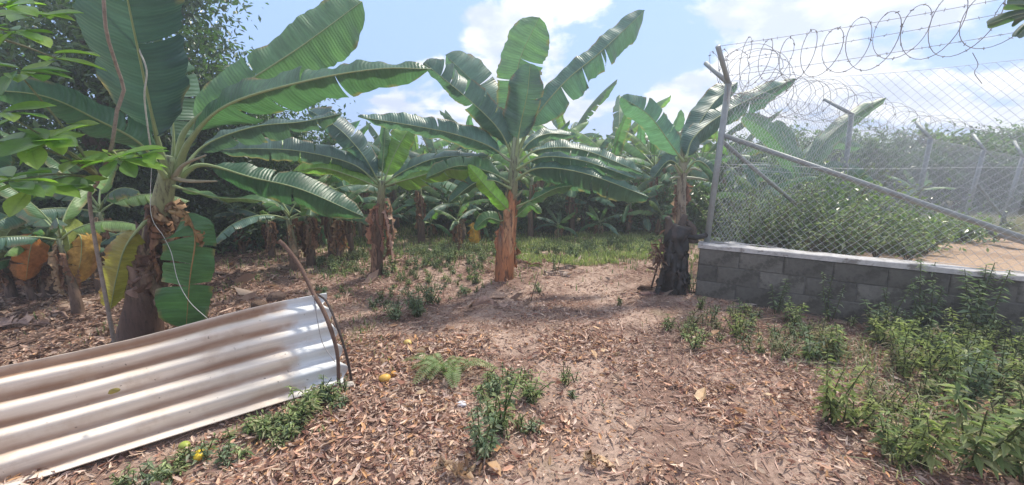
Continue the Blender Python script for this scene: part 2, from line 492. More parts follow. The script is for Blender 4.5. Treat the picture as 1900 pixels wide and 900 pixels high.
def block_wall(org, dirv, length, top, thick, rows, label, zfun=None, cap=True):
    nrm = unit(np.array([dirv[1], -dirv[0], 0])); nrm = nrm if nrm[1] < 0 else -nrm
    t = thing('block_wall', label, 'wall', org, None)
    bl, bh = 0.42, (top - 0.045) / rows
    core = Geo()
    zf = zfun or (lambda s: 0.0)
    e = org + dirv * length
    c0, c1 = zf(0), zf(length)
    th = thick - 0.026
    vv = []
    for s_, dz in ((0, c0), (length, c1)):
        for k in (-1, 1):
            for z in (-0.15, top - 0.04):
                vv.append(org + dirv * s_ + nrm * (k * th / 2) + np.array([0, 0, z + dz]))
    core.add(vv, [[0, 1, 5, 4], [2, 6, 7, 3], [1, 3, 7, 5], [0, 4, 6, 2], [0, 2, 3, 1], [4, 5, 7, 6]], c=(0.135, 0.13, 0.125))
    part('mortar', core, M['block'], t, smooth=False)
    meshes = []
    for k in range(5):
        g = Geo(); w = bl - 0.010
        box(g, (0, 0, 0), (w, thick - .004 * k, bh - 0.009), dirv, nrm, (0, 0, 1), bev=0.006, jit=0.0025,
            col=np.array((0.19, 0.182, 0.165)) * (0.7 + 0.10 * k))
        meshes.append(g.mesh('block', M['block'], False))
    for r in range(rows + 1):
        s = -bl / 2 if r % 2 else 0.0
        while s < length:
            a = max(s, 0.0); b = min(s + bl, length)
            if b - a > 0.1:
                mid = (a + b) / 2
                me = random.choice(meshes)
                if b - a < bl - 0.01:
                    g = Geo(); box(g, (0, 0, 0), (b - a - 0.010, thick, bh - 0.009), dirv, nrm, (0, 0, 1), bev=0.006, col=(0.13, 0.125, 0.115)); me = g.mesh('block', M['block'], False)
                off = dirv * mid + nrm * random.uniform(-0.003, 0.004)
                o = link('block', me, t, (off[0], off[1], zf(mid) + bh * (rows - 0.5 - r)))
            s += bl
    if cap:
        g = Geo(); n = 60
        ss = np.linspace(-0.02, length, n); vv = []
        for s_ in ss:
            w = thick / 2 + 0.016 + 0.008 * (vnoise(s_ * 7, 3.3) - .5)
            z0 = top - 0.043 + zf(s_); z1 = top + 0.020 * (vnoise(s_ * 5, 1.1) - .3) + 0.010 * (vnoise(s_ * 17, 6.1) - .5) + zf(s_)
            for kx, z in ((1, z0), (1, z1 - 0.006), (0.9, z1), (-0.9, z1), (-1, z1 - 0.006), (-1, z0)):
                vv.append(org + dirv * s_ + nrm * (w * kx) + np.array([0, 0, z]))
        q = [[a * 6 + k, a * 6 + (k + 1) % 6, a * 6 + 6 + (k + 1) % 6, a * 6 + 6 + k] for a in range(n - 1) for k in range(6)]
        m = (n - 1) * 6
        q += [[0, 3, 2, 1], [0, 5, 4, 3], [m, m + 1, m + 2, m + 3], [m, m + 3, m + 4, m + 5]]
        g.add(vv, q, c=(0.50, 0.49, 0.48))
        part('coping', g, M['cap'], t, smooth=False)
    return t


block_wall(W0, WD, 6.0, WT, 0.15, 3, 'grey concrete block wall with pale mortar top in front of the weeds at right')

P0 = np.array([2.36, 4.62, WT - 0.02])
FD = unit(np.array([12.88, 10.0, 0]) - np.array([2.36, 4.6, 0])); FL = 12.5
far_top = lambda s: 0.50 - 0.047 * s        # height of the receding wall's top


def far_z(s): return far_top(s) - 0.30
block_wall(W0 + FD * 0.24 + np.array([0.06, 0.0, 0]), FD, FL, 0.34, 0.15, 2,
           'low block wall behind the fence running away from the leaning corner post', zfun=lambda s: far_top(s) - 0.34 + 0.13 * math.exp(-s))

# fill between the two walls
g = Geo(); na, nb = 70, 50
vv = []
for a in np.linspace(0, 1, na):
    pn = W0 + WD * (a * 9) - WN * 0.08; pf = W0 + FD * (a * 14)
    for b in np.linspace(0, 1, nb):
        p = pn * (1 - b) + pf * b
        zn, zfz = 0.50, far_top(a * 14) - 0.10
        z = zn * (1 - b) + zfz * b - 0.02 * math.sin(b * math.pi) + (fbm(p[0] * 2, p[1] * 2, 5) - 0.5) * 0.08
        vv.append((p[0], p[1], z))
q = [[a * nb + b, a * nb + b + 1, a * nb + nb + b + 1, a * nb + nb + b] for a in range(na - 1) for b in range(nb - 1)]
solo('yard_ground', Geo().add(vv, q), M['sand'], kind='structure')


def yard_z(x, y):
    p = np.array([x, y]) - W0[:2]
    A = np.array([WD[:2], FD[:2]]).T
    s, t = np.linalg.solve(A, p)
    tot = s / 9 + t / 14
    b = (t / 14) / max(tot, 1e-6)
    return 0.50 * (1 - b) + (far_top(tot * 14) - 0.10) * b


def fence_post(name_label, base, top, r, arms, extra=None, group='fence posts'):
    t = thing('fence_post', name_label, 'fence post', base, group)
    g = Geo(); tube(g, [base, (np.array(base) + top) / 2, top], r, 12, c=(1, 1, 1)); part('post', g, M['galv'], t)
    for a in arms:
        g = Geo(); tube(g, [np.array(top) - unit(np.array(a) - top) * r * 0.8, a], r * 0.75, 10); part('arm', g, M['galv'], t)
    for (a, b, rr) in extra or []:
        g = Geo(); tube(g, [a, b], rr, 12); part('brace', g, M['galv'], t)
    return t


p0t = P(1352, 155, 4.62)
p0b = np.array([P(1312, 443, 4.6)[0], 4.6, WT - 0.03])
p0m = p0b + (p0t - p0b) * 0.70
armA = P(1332, 86, 4.35); armB = P(1309, 117, 4.95)
nb_end = P(1935, 455, 3.25)
b2_end = P(1492, 392, 5.55); b2_end[2] = P(1492, 392, 5.55)[2]
t0 = fence_post('thick leaning steel corner post with forked top at the wall corner', p0b, p0t, 0.034, [armA, armB],
                [(p0m, P(1920, 449, 3.45), 0.027), (p0m + np.array([0, 0.03, -0.05]), b2_end, 0.024)])
far_posts = []
labs = ['slim fence post with angled arm just right of the corner post bay', 'second slim fence post along the receding wire fence',
        'third slim fence post, braced, farther along the receding fence', 'fence post nearest the right edge of the picture']
for k, (ub, vb, ut, vt, Y, arm) in enumerate([(1555, 440, 1580, 212, 6.5, (1530, 184, 6.9)), (1690, 430, 1727, 258, 8.0, (1700, 226, 8.4)),
                                               (1787, 420, 1826, 278, 9.2, (1806, 250, 9.6)), (1858, 418, 1898, 292, 10.0, (1882, 262, 10.4))]):
    b = P(ub, vb, Y); tp = P(ut, vt, Y); ar = P(*arm)
    far_posts.append((b, tp, ar))
    fence_post(labs[k], b, tp, 0.042 if k else 0.036, [ar], [(b + (tp - b) * 0.6, P(1872, 420, 9.9), 0.03)] if k == 2 else None)


def plane_mesh(name, label, base_fn, top_fn, length, step, r, H, sides=3, grp=None):
    """diagonal wires laid between a base line and a top line; s runs along, h goes 0..H"""
    t = thing(name, label, 'fence', base_fn(0), grp)
    g = Geo()
    for fam in (1, -1):
        s0 = -H if fam == 1 else 0.0
        end = length if fam == 1 else length + H
        k = s0
        while k < end:
            pts = []
            n = max(2, int(H / 0.12))
            ph = random.uniform(0, 6)
            for h in np.linspace(0, H, n):
                s = k + fam * h
                if 0 <= s <= length:
                    b, tp = base_fn(s), top_fn(s)
                    sag = 0.02 * math.sin(s * 2.1 + h * 2.0) + 0.004 * math.sin(ph + h * 25)
                    pts.append(b + (tp - b) * (h / H) + nrm_of(base_fn) * (sag + 0.004 * fam))
            if len(pts) > 1: tube(g, pts, r, sides, caps=False)
            k += step
    o = part('mesh_wire', g, M['wire'], t, kind='stuff')
    for (z, rr) in ((0.0, r * 1.3), (0.5, r * 1.2), (1.0, r * 1.4)):
        gg = Geo(); tube(gg, [base_fn(s) * (1 - z) + top_fn(s) * z + np.array([0, 0, 0.006 * math.sin(s * 3 + z)]) for s in np.linspace(0, length, 24)], rr, 4)
        part('line_wire', gg, M['wire'], t)
    return t


def nrm_of(fn):
    d = unit(fn(1.0) - fn(0.0)); n_ = np.array([d[1], -d[0], 0]); return unit(n_)


near_base = lambda s: p0b * 1.0 + WD * s + np.array([0, 0, 0.04 + 0.012 * math.sin(s * 4)])
near_top = lambda s: p0t + WD * (s * 1.0) + np.array([0, 0, 0.02 - 0.05 * math.sin(min(s, 3.2) / 3.2 * math.pi)])
nf = plane_mesh('chain_link_fence', 'wire mesh fence standing on the near block wall at right', near_base, near_top, 3.9, 0.080, 0.0014, 1.75)


def interp_line(idx):
    pts = np.array([p0b if idx == 0 else p0t] + [fp[idx] for fp in far_posts])
    d = np.array([0] + list(np.cumsum(np.linalg.norm(np.diff(pts[:, :2], axis=0), axis=1))))
    last = pts[-1] + (pts[-1] - pts[-2]) / (d[-1] - d[-2]) * 2.0
    pts = np.vstack([pts, last]); d = np.append(d, d[-1] + 2.0)
    return lambda s: np.array([np.interp(s, d, pts[:, k]) for k in range(3)])


fb, ft_ = interp_line(0), interp_line(1)
fb2 = lambda s: fb(s) + np.array([0, 0, 0.02])
plane_mesh('chain_link_fence', 'finer looking wire mesh fence running away behind the corner post', fb2, ft_, 12.5, 0.075, 0.0017, 1.75)

# barbed wires and razor coils
strands = [(armA, P(1822, 0, 3.42)), (armA * 0.62 + p0t * 0.38, P(1868, 18, 3.38)), (armA * 0.22 + p0t * 0.78, P(1900, 52, 3.36))]
slabs = ['topmost of the three barbed strands along the near fence', 'middle of the three barbed strands along the near fence', 'lowest of the three barbed strands along the near fence']
for k, (a, b) in enumerate(strands):
    d = (b - a); b2 = a + d * 1.35
    t = thing('barbed_wire', slabs[k], 'barbed wire', a, 'barbed wires on the near fence')
    n = 40; ss = np.linspace(0, 1, n)
    pts = np.array([a + (b2 - a) * s + np.array([0, 0, -0.03 * math.sin(s * math.pi)]) for s in ss])
    g = Geo(); tube(g, pts, 0.0022, 4); part('strand', g, M['barb'], t)
    g = Geo()
    L = np.linalg.norm(b2 - a); m = int(L / 0.11)
    for j in range(m):
        s = (j + .5) / m; p = a + (b2 - a) * s + np.array([0, 0, -0.03 * math.sin(s * math.pi)])
        for w in range(2):
            dd = unit(rng.normal(size=3)) * 0.015; tube(g, [p - dd, p + dd], 0.0018, 3)
    part('barb', g, M['barb'], t, kind='stuff')


def razor_coil(label, centers, R, turns, wob, r, barb_step, group, loop=0.5):
    """one helix that winds along the polyline of centres"""
    base = centers[0]
    t = thing('razor_wire_coil', label, 'razor wire', base, group)
    C_ = catmull(centers, 60); n = int(turns * 26)
    T = tangents(C_)
    s = np.linspace(0, 1, n); pts = []
    for k, x in enumerate(s):
        i = x * 59; a = int(min(i, 58)); f = i - a
        c = C_[a] * (1 - f) + C_[a + 1] * f; d = unit(T[a])
        up = np.array([0, 0, 1.0]); side = unit(np.cross(d, up)); up2 = np.cross(side, d)
        th = x * turns * 2 * math.pi
        tn = int(x * turns)
        rr = R * (1 + wob * (_h(tn, 3, 1) - .5) + 0.12 * math.sin(th * 0.37 + 1))
        push = d * (math.cos(th) * R * loop)              # clipped loops lean along the coil
        pts.append(c + (side * math.cos(th) + up2 * math.sin(th)) * rr + push)
    pts = np.array(pts)
    g = Geo(); tube(g, pts, r, 4); part('coil', g, M['barb'], t)
    g = Geo()
    for k in range(0, n - 1, barb_step):
        d = unit(pts[k + 1] - pts[k]); nn = unit(np.cross(d, rng.normal(size=3)))
        b = nn * 0.011 + d * 0.006
        box(g, pts[k], (0.028, 0.010, 0.0012), unit(b), unit(np.cross(b, d)), unit(np.cross(b, np.cross(b, d))))
    part('razor_barb', g, M['barb'], t, smooth=False, kind='stuff')
    return t


nc = [P(1372, 118, 4.5), P(1440, 112, 4.3), P(1530, 98, 4.05), P(1640, 72, 3.8), P(1760, 48, 3.55), P(1900, 30, 3.3)]
razor_coil('wide open razor wire loops strung along the three near strands', nc, 0.215, 10.5, 0.2, 0.0031, 3, 'razor wire coils', loop=.55)
nc = [P(1330, 152, 4.75), P(1350, 142, 4.65), P(1380, 130, 4.6), P(1425, 150, 4.8)]
razor_coil('tangled bundle of razor wire wrapped round the forked corner post', nc, 0.27, 7, 0.5, 0.0029, 3, 'razor wire coils')
nc = [P(1395, 175, 4.9)] + [fp[2] * 0.6 + fp[1] * 0.4 + np.array([0, 0, 0.02]) for fp in far_posts] + [P(2000, 285, 11)]
razor_coil('dense razor wire coil along the top of the receding fence', nc, 0.27, 46, 0.3, 0.0030, 3, 'razor wire coils')

# pale pipe lying behind the fence and thin pole at the wall's foot
g = Geo(); tube(g, [P(1838, 428, 7.0), P(1960, 462, 6.0)], 0.075, 16, c=(0.33, 0.34, 0.37))
solo('drain_pipe', g, mat('pipe_plastic', rough=0.5, noise=0.15), 'fat grey pipe lying on the sandy yard behind the fence', 'pipe', loc=P(1838, 428, 7.0))
g = Geo(); tube(g, catmull([G(1262, 527) + [0, 0, .02], G(1330, 532) + [0, 0, .03], G(1400, 543) + [0, 0, .025], G(1465, 553) + [0, 0, .02]], 14), 0.011, 7, c=(0.33, 0.28, 0.24))
solo('thin_pole', g, M['bark'], 'thin pale pole lying along the foot of the block wall', 'pole', loc=G(1262, 527))
g = Geo(); tube(g, catmull([P(1822, 20, 3.3) + [0.0, 0, -0.3], P(1815, 120, 3.3), P(1808, 135, 3.3), P(1822, 155, 3.3)], 12), 0.0025, 5, c=(0.2, 0.2, 0.22))
solo('loose_wire', g, M['barb'], 'short loose crooked wire dangling in the mesh near the top right', 'wire', loc=P(1815, 120, 3.3))


# ------------------------------------------------------------------ banana plants
def width_profile(s, tip=2.2, base=0.22):
    b = np.clip(s / base, 0, 1); b = (1 - (1 - b) ** 2) ** 0.5
    t = np.clip((s - 0.55) / 0.45, 0, 1)
    return b * (1 - t ** tip) ** 0.6


def blade(g, mid, dL, dR, wL, wR, c, droop=0.4, tearsL=(), tearsR=(), rag=0.06, wave=0.02, M_=5, gap=0.5, slant=0.18,
          crumple=0.0, edge=None, seed=0, nrm=None, tip=2.2, basef=0.22):
    gap = gap * 0.55
    """banana leaf blade: two halves off the midrib, each cut into strips at its tears"""
    r = np.random.default_rng(seed)
    n = len(mid); t = tangents(mid); s = np.linspace(0, 1, n)
    prof = width_profile(s, tip, basef)
    L = np.concatenate([[0], np.cumsum(np.linalg.norm(np.diff(mid, axis=0), axis=1))])
    for side, (d, w, tears) in enumerate(((dL, wL, tearsL), (dR, wR, tearsR))):
        d = unit(d); nn = unit(np.cross(t, d)) * (1 if side == 0 else -1)     # same facing on both halves
        cuts = sorted(set([0, n - 1] + [int(x * (n - 1)) for x in tears if 1 <= int(x * (n - 1)) <= n - 2]))
        for a, b in zip(cuts[:-1], cuts[1:]):
            off = r.normal(0, 0.10) if len(cuts) > 2 else 0.0
            wk = 1 + (r.uniform(-0.09, 0.03) if len(cuts) > 2 else 0)
            idx = np.arange(a, b + 1); m = len(idx)
            rg = 1 + (rag * 3.2 * (fbm(L[idx] * 7 + seed, idx * 0 + 3.3 + side * 5, 2, 3) - .55) + r.normal(0, rag * .22, m)) * (1 if len(cuts) > 2 else 0.4)
            rows = []
            uvs = []; cols = []
            mids = (idx - (a + b) / 2) / max(b - a, 1)
            for j in range(M_ + 1):
                f = j / M_
                ww = w[idx] * prof[idx] * (rg if j == M_ else 1) * wk
                ang = (droop + off) * f
                lat = d[idx] * np.cos(ang)[..., None] if np.ndim(ang) else d[idx] * math.cos(ang)
                lat = lat - nn[idx] * math.sin(ang)
                p = mid[idx] + lat * (ww * f)[:, None] * 1.0
                sh = slant * ww * f * f
                if a > 0: sh = sh + gap * 0.06 * f * np.clip(-mids, 0, 1) * 2 * min(1, w.max() * 5)
                if b < n - 1: sh = sh - gap * 0.06 * f * np.clip(mids, 0, 1) * 2 * min(1, w.max() * 5)
                p = p + t[idx] * sh[:, None]
                ls = L[idx] + 0.5 * sh
                wv = wave * f * np.sin(ls * 13 + side * 2 + seed) + wave * 0.55 * f * np.sin(ls * 34 + seed * 1.7 + 2 * np.sin(ls * 5)) + 0.0022 * min(1, w.max() * 6) * math.sqrt(f) * np.sin(ls * 62 + seed)
                p = p + nn[idx] * wv[:, None]
                if crumple: p = p + r.normal(0, crumple, p.shape) * f
                rows.append(p); uvs.append(np.stack([L[idx] + 0.2 * sh, np.full(m, (f * 0.5 + 0.5) if side else (0.5 - f * .5))], -1))
                cc_ = np.tile(np.asarray(c, float), (m, 1)) * (1 + 0.10 * (vnoise(L[idx] * 9 + seed, f * 1.5 + side * 7)[:, None] - 0.5) * 2)
                ed = np.asarray(edge if edge is not None else (0.20, 0.13, 0.07)); f0 = 0.6 if edge is not None else 0.95
                if f > f0:
                    k = 0.75 * np.clip((vnoise(L[idx] * 12 + seed, 5.0) - (0.4 if edge is not None else .55)) * 5, 0, 1)[:, None]
                    cc_ = cc_ * (1 - k) + ed * k
                cols.append(cc_)
            v = np.array(rows).reshape(-1, 3)
            q = [[j * m + i, j * m + i + 1, (j + 1) * m + i + 1, (j + 1) * m + i] for j in range(M_) for i in range(m - 1)]
            g.add(v, q, c=np.array(cols).reshape(-1, 3), uv=np.array(uvs).reshape(-1, 2))
    return g


GREEN = (0.054, 0.092, 0.080)
BLUEGREEN = (0.054, 0.094, 0.096)
LIGHT = (0.115, 0.20, 0.045)
YELL = (0.42, 0.25, 0.05)
BROWN = (0.26, 0.155, 0.095)
RIBC = (0.25, 0.32, 0.15)


def view_dirs(mid):
    w = unit(mid - np.array([0, 0, EYE])); t = tangents(mid)
    s0 = unit(np.cross(t, w)); n0 = unit(w - (w * t).sum(1, keepdims=True) * t)
    return s0, n0


def hero_leaf(root, pts, wl, wr, rl=0.5, rr=0.5, b0=0.16, c=GREEN, tl=(), tr=(), rib=0.014, ribc=RIBC, n=56, name='leaf', label=None,
              rag=0.05, droop=0.25, wave=0.02, edge=None, seed=None, material=None, gap=0.5, wprof=None, tip=2.2, crumple=0.0, basef=0.22):
    """pts: (u, v, depth) along petiole and midrib; wl / wr: half widths measured across, in the picture's pixels at that depth"""
    seed = random.randint(0, 9999) if seed is None else seed
    P3 = np.array([P(*p) for p in pts]); N = int(n / (1 - b0)); full = catmull(P3, N)
    k0 = int(b0 * N); mid = full[k0:]
    s0, n0 = view_dirs(mid)
    Y = mid[:, 1] / 1.0
    dL = s0 * math.cos(rl) + n0 * math.sin(rl); dR = -s0 * math.cos(rr) + n0 * math.sin(rr)
    WL = np.full(len(mid), wl * 1.24 / F) * Y / max(math.cos(rl), 0.3); WR = np.full(len(mid), wr * 1.24 / F) * Y / max(math.cos(rr), 0.3)
    if wprof is not None:
        x = np.linspace(0, 1, len(mid)); k = np.interp(x, np.linspace(0, 1, len(wprof)), wprof); WL = WL * k; WR = WR * k
    g = Geo()
    blade(g, mid, dL, dR, WL, WR, c, droop=droop, tearsL=tl, tearsR=tr, rag=rag, wave=wave, edge=edge, seed=seed, gap=gap, tip=tip, crumple=crumple, basef=basef)
    o = part(name, g, material or M['blade'], root, label=label)
    gr = Geo(); x = np.linspace(0, 1, len(full))
    rad = rib * np.interp(x, [0, b0 * .8, b0 + .1, 1], [1.6, 0.95, 0.5, 0.12])
    tube(gr, full, rad, 8, c=ribc)
    part('midrib', gr, M['rib'], o)
    return o


def pseudostem(root, pts, r0, r1, cols, name='pseudostem', seed=1, n=40, label=None):
    p = catmull(pts, n); s = np.linspace(0, 1, n); sides = 18
    r = np.interp(s, [0, 0.08, 1], [r0 * 1.25, r0, r1])
    th = np.arange(sides) / sides * 2 * math.pi
    rn = np.ones((n, sides))
    for k in range(6):                                  # overlapping sheath edges spiral up the stem
        ph = _h(k, 2, seed) * 6.28; s0 = _h(k, 7, seed) * 0.7
        e = 0.09 * np.clip((np.cos(th[None] - ph - s[:, None] * 1.2) - 0.1) * 4, 0, 1) * np.clip((s0 + 0.35 - s[:, None]) * 14, 0, 1)
        rn = rn + e * 0.7
    rn = rn + 0.05 * (vnoise(s[:, None] * 14 + seed, th[None] * 2.0, seed) - .5) - 0.2
    stops = np.linspace(0, 1, len(cols)); cc_ = np.array([np.interp(s, stops, np.array(cols)[:, k]) for k in range(3)]).T
    C3 = np.repeat(cc_, sides, 0).reshape(n, sides, 3)
    nz = fbm(s[:, None] * 7 + seed, th[None] * 1.6, seed)
    C3 = C3 * (0.65 + 0.7 * nz[..., None])
    g = Geo(); tube(g, p, r, sides, c=C3.reshape(-1, 3), rn=rn)
    return part(name, g, M['stem'], root, label=label)


def dry_leaf(root, pts3, w, c=BROWN, seed=0, name='dry_leaf', label=None):
    mid = catmull(pts3, 22); t = tangents(mid); r = np.random.default_rng(seed)
    ref = unit(r.normal(size=3) * [1, 1, 0.1])
    s0 = unit(np.cross(t, ref)); n0 = np.cross(s0, t)
    a = np.cumsum(r.normal(0, 0.22, len(mid)))[:, None] + r.uniform(0, 3)
    dL = s0 * np.cos(a) + n0 * np.sin(a); b = a + math.pi * 0.55 + r.normal(0, .2)
    dR = s0 * np.cos(b) + n0 * np.sin(b)
    g = Geo(); W = np.full(len(mid), w)
    blade(g, mid, dL, dR, W, W, c, droop=0.9, tearsL=r.uniform(0.2, 0.9, 4), tearsR=r.uniform(0.2, 0.9, 4), rag=0.25, wave=0.035, crumple=0.010, M_=4,
          seed=seed, gap=1.2)
    tube(g, mid, np.linspace(0.010, 0.003, len(mid)), 5, c=np.array(c) * 0.8)
    return part(name, g, M['dry'], root, label=label)


def sheaths(root, pts, r0, r1, n, cols, seed):
    P_ = catmull(pts, 30); r = np.random.default_rng(seed)
    for k in range(n):
        a = -1.57 + r.uniform(-1.9, 1.9); s0_ = r.uniform(0, .35); s1_ = s0_ + r.uniform(.3, .6); ii = np.linspace(s0_, min(s1_, .95), 14) * 29
        C_ = np.array([[np.interp(q_, np.arange(30), P_[:, c_]) for c_ in range(3)] for q_ in ii]); R_ = np.interp(ii / 29, [0, 1], [r0, r1])
        tw = a + np.linspace(0, r.uniform(-.5, .5), 14); er = np.stack([np.cos(tw), np.sin(tw), 0 * tw], 1); et = np.stack([-np.sin(tw), np.cos(tw), 0 * tw], 1)
        peel = np.linspace(0, 1, 14) ** 4 * r.uniform(.02, .09)
        mid = C_ + er * (R_ * (.98 + .06 * k / n) + peel + .004)[:, None]; W = R_ * r.uniform(.6, .95); g = Geo()
        blade(g, mid, et, -et, W, W, cols[k % len(cols)], droop=-.85, tearsL=(.8,), rag=.12, wave=.004, crumple=.002, M_=4, seed=seed + k, slant=0, basef=.05, tip=5)
        part('sheath', g, M['stem'], root)


def dry_skirt(root, centre, n, length, w, spread=0.12, cols=((0.30, 0.18, 0.11), (0.19, 0.11, 0.07), (0.38, 0.27, 0.18)), seed=0, name='dry_leaf'):
    r = np.random.default_rng(seed + 50)
    for k in range(n):
        a = r.uniform(0, 6.28); rad = spread * r.uniform(0.5, 1.1); L = length * r.uniform(0.55, 1.1)
        d = np.array([math.cos(a), math.sin(a), 0]); c0 = np.array(centre) + [0, 0, r.uniform(-0.12, 0.06)]
        pts = [c0 + d * 0.03, c0 + d * rad * 0.8 + [0, 0, 0.03], c0 + d * rad * 1.15 - [0, 0, L * 0.35], c0 + d * rad * 0.95 + r.normal(0, .03, 3) - [0, 0, L * 0.7], c0 + d * rad * 1.0 + r.normal(0, .04, 3) - [0, 0, L]]
        floor = float(gz(c0[0], c0[1])) + 0.03
        pts = [np.array([p[0], p[1], max(p[2], floor + 0.01 * i)]) for i, p in enumerate(pts)]
        dry_leaf(root, pts, w * r.uniform(0.7, 1.3), jcol(cols[k % len(cols)]), seed=seed * 31 + k, name=name)


BST = 'banana plants'
# --- A: the big plant behind the corrugated sheet
bA = np.append(G(262, 632)[:2], 0.0); bA[2] = float(gz(bA[0], bA[1]))
YA = bA[1]
A = thing('banana_plant', 'large leaning banana plant directly behind the corrugated sheet', 'banana plant', bA, BST)
pseudostem(A, [bA - [0, 0, .05], P(275, 540, YA + .02), P(290, 440, YA + .05), P(306, 350, YA + .08), P(318, 290, YA + .1)], 0.165, 0.062,
           [(0.10, 0.062, 0.048), (0.13, 0.08, 0.06), (0.24, 0.17, 0.11), (0.24, 0.24, 0.12), (0.28, 0.33, 0.18)], seed=3)
hero_leaf(A, [(328, 310, 3.42), (345, 240, 3.4), (420, 178, 3.5), (560, 85, 3.8), (672, 2, 4.15)], 32, 46, 0.35, 0.55, 0.2, c=(0.078, 0.138, 0.078), tl=(.35,), tr=(.22, .3), seed=5,
          wprof=[.8, .9, 1, 1.15, 1.1], tip=3.4, rib=0.02)
hero_leaf(A, [(325, 330, 3.4), (352, 262, 3.3), (420, 196, 3.2), (560, 152, 3.2), (700, 128, 3.3), (800, 128, 3.45)], 18, 42, 1.0, 0.55, 0.22, c=(0.048, 0.098, 0.06), tr=(.2, .36, .62), tl=(.5,), seed=8,
          wprof=[1.1, 1.2, 1, .95, .9], rib=0.022)
hero_leaf(A, [(318, 330, 3.4), (322, 250, 3.42), (312, 160, 3.45), (285, 90, 3.4)], 12, 42, 1.0, 0.3, 0.3, c=(0.085, 0.135, 0.105), tr=(.25, .5, .72), seed=11, label='grey-lit torn leaf', wprof=[.8, 1, 1.1, 1])
hero_leaf(A, [(312, 330, 3.35), (290, 250, 3.2), (262, 120, 2.95), (235, -10, 2.7), (215, -140, 2.5)], 58, 62, 0.45, 0.3, 0.22, c=(0.024, 0.046, 0.05), tl=(.7,), tr=(.5,), seed=12,
          label='largest dark leaf rising out of the picture', wprof=[.8, 1, 1.15, 1.2], rib=0.02, rag=0.1)
hero_leaf(A, [(308, 330, 3.3), (262, 268, 3.1), (180, 222, 2.85), (80, 178, 2.6), (-60, 165, 2.4)], 26, 26, 0.6, 0.3, 0.14, c=(0.045, 0.088, 0.062), tr=(.3,), seed=15, wprof=[.9, 1.1, 1, 1], rib=0.018)
hero_leaf(A, [(330, 330, 3.5), (380, 270, 3.7), (470, 236, 3.9), (560, 226, 4.1), (636, 211, 4.3)], 8, 26, 1.0, 0.5, 0.18, tr=(.25, .42, .6, .8), seed=17)
hero_leaf(A, [(330, 335, 3.45), (375, 306, 3.5), (470, 330, 3.6), (560, 352, 3.75), (675, 402, 3.9)], 26, 30, 0.6, 0.5, 0.2, c=(0.036, 0.082, 0.050), tr=(.5,), tl=(.35,), seed=18, wprof=[.7, 1, 1.1, .9], rib=0.017)
hero_leaf(A, [(322, 345, 3.35), (400, 366, 3.3), (460, 369, 3.35), (516, 379, 3.4)], 7, 7, 1.1, 1.1, 0.12, c=(0.12, 0.20, 0.09), seed=19, rib=.01)
hero_leaf(A, [(318, 392, 3.2), (345, 402, 3.1), (362, 440, 3.05), (352, 520, 3.05), (345, 612, 3.08)], 30, 42, 0.35, 0.3, 0.16, c=(0.050, 0.115, 0.048), tl=(.3, .6), tr=(.2, .45, .62), seed=20,
          ribc=(0.30, 0.20, 0.08), label='green leaf hanging straight down beside the stem', tip=4.5, droop=.15)
hero_leaf(A, [(285, 400, 3.25), (262, 420, 3.15), (232, 460, 3.1), (215, 520, 3.1), (205, 575, 3.15)], 26, 22, 0.5, 0.5, 0.2, c=(0.20, 0.17, 0.045), seed=21, label='yellowing brown hanging leaf', rag=.15, edge=(0.2, .1, .04), crumple=.006)
dry_skirt(A, P(300, 392, YA), 9, 0.62, 0.085, 0.13, seed=4)
dry_leaf(A, [P(318, 385, 3.2), P(345, 395, 3.1), P(362, 430, 3.05), P(372, 455, 3.05)], 0.02, (0.32, 0.2, 0.1), seed=6)
dry_skirt(A, P(285, 470, YA), 4, 0.5, 0.10, 0.16, cols=((0.20, 0.13, 0.10), (0.33, 0.24, 0.19)), seed=5)
for k, (u, v) in enumerate([(352, 292), (372, 322)]):
    g = Geo(); tube(g, catmull([P(322, 330, YA + .05), P((u + 330) / 2, v + 14, YA), P(u + 30, v - 4 + k * 18, YA - .1)], 10), np.linspace(.02, .007, 10), 8, c=(0.3, .28, .2))
    part('cut_stalk', g, M['rib'], A)

sheaths(A, [bA, P(275, 540, YA + .02), P(290, 440, YA + .05), P(306, 350, YA + .08)], .16, .08, 7, [(.13, .08, .06), (.26, .18, .14), (.10, .06, .05), (.34, .26, .2)], 71)
# --- B: mid left
bB = np.append(G(698, 512)[:2], 0.0); YB = bB[1]
B = thing('banana_plant', 'banana plant with peeling brown skirt, left of the central plant', 'banana plant', bB, BST)
pseudostem(B, [bB - [0, 0, .05], P(700, 440, YB), P(706, 380, YB), P(710, 335, YB)], 0.085, 0.055, [(0.10, 0.06, 0.045), (0.13, 0.08, 0.06), (0.22, 0.16, 0.10), (0.22, 0.27, 0.14)], seed=8)
hero_leaf(B, [(704, 345, 5.4), (655, 305, 5.2), (560, 281, 5.0), (480, 276, 4.9), (405, 278, 4.8)], 20, 22, 0.5, 0.5, 0.1, tl=(.3, .5, .7), tr=(.4, .6), seed=30)
hero_leaf(B, [(704, 340, 5.4), (675, 290, 5.3), (630, 240, 5.2), (575, 205, 5.2)], 18, 24, .5, .5, .1, c=BLUEGREEN, tl=(.4, .6), tr=(.3, .5, .8), seed=31)
hero_leaf(B, [(708, 335, 5.4), (712, 280, 5.4), (716, 214, 5.4)], 9, 10, .9, .9, .15, c=(0.09, 0.15, 0.09), seed=32, rib=.008)
hero_leaf(B, [(712, 338, 5.4), (730, 290, 5.5), (752, 250, 5.6), (765, 232, 5.7)], 24, 20, .3, .4, .12, c=LIGHT, tl=(.6,), seed=33)
hero_leaf(B, [(714, 340, 5.35), (760, 312, 5.2), (820, 292, 5.1), (905, 290, 5.1)], 14, 26, .8, .5, .1, tr=(.3, .5, .7), tl=(.5,), seed=34)
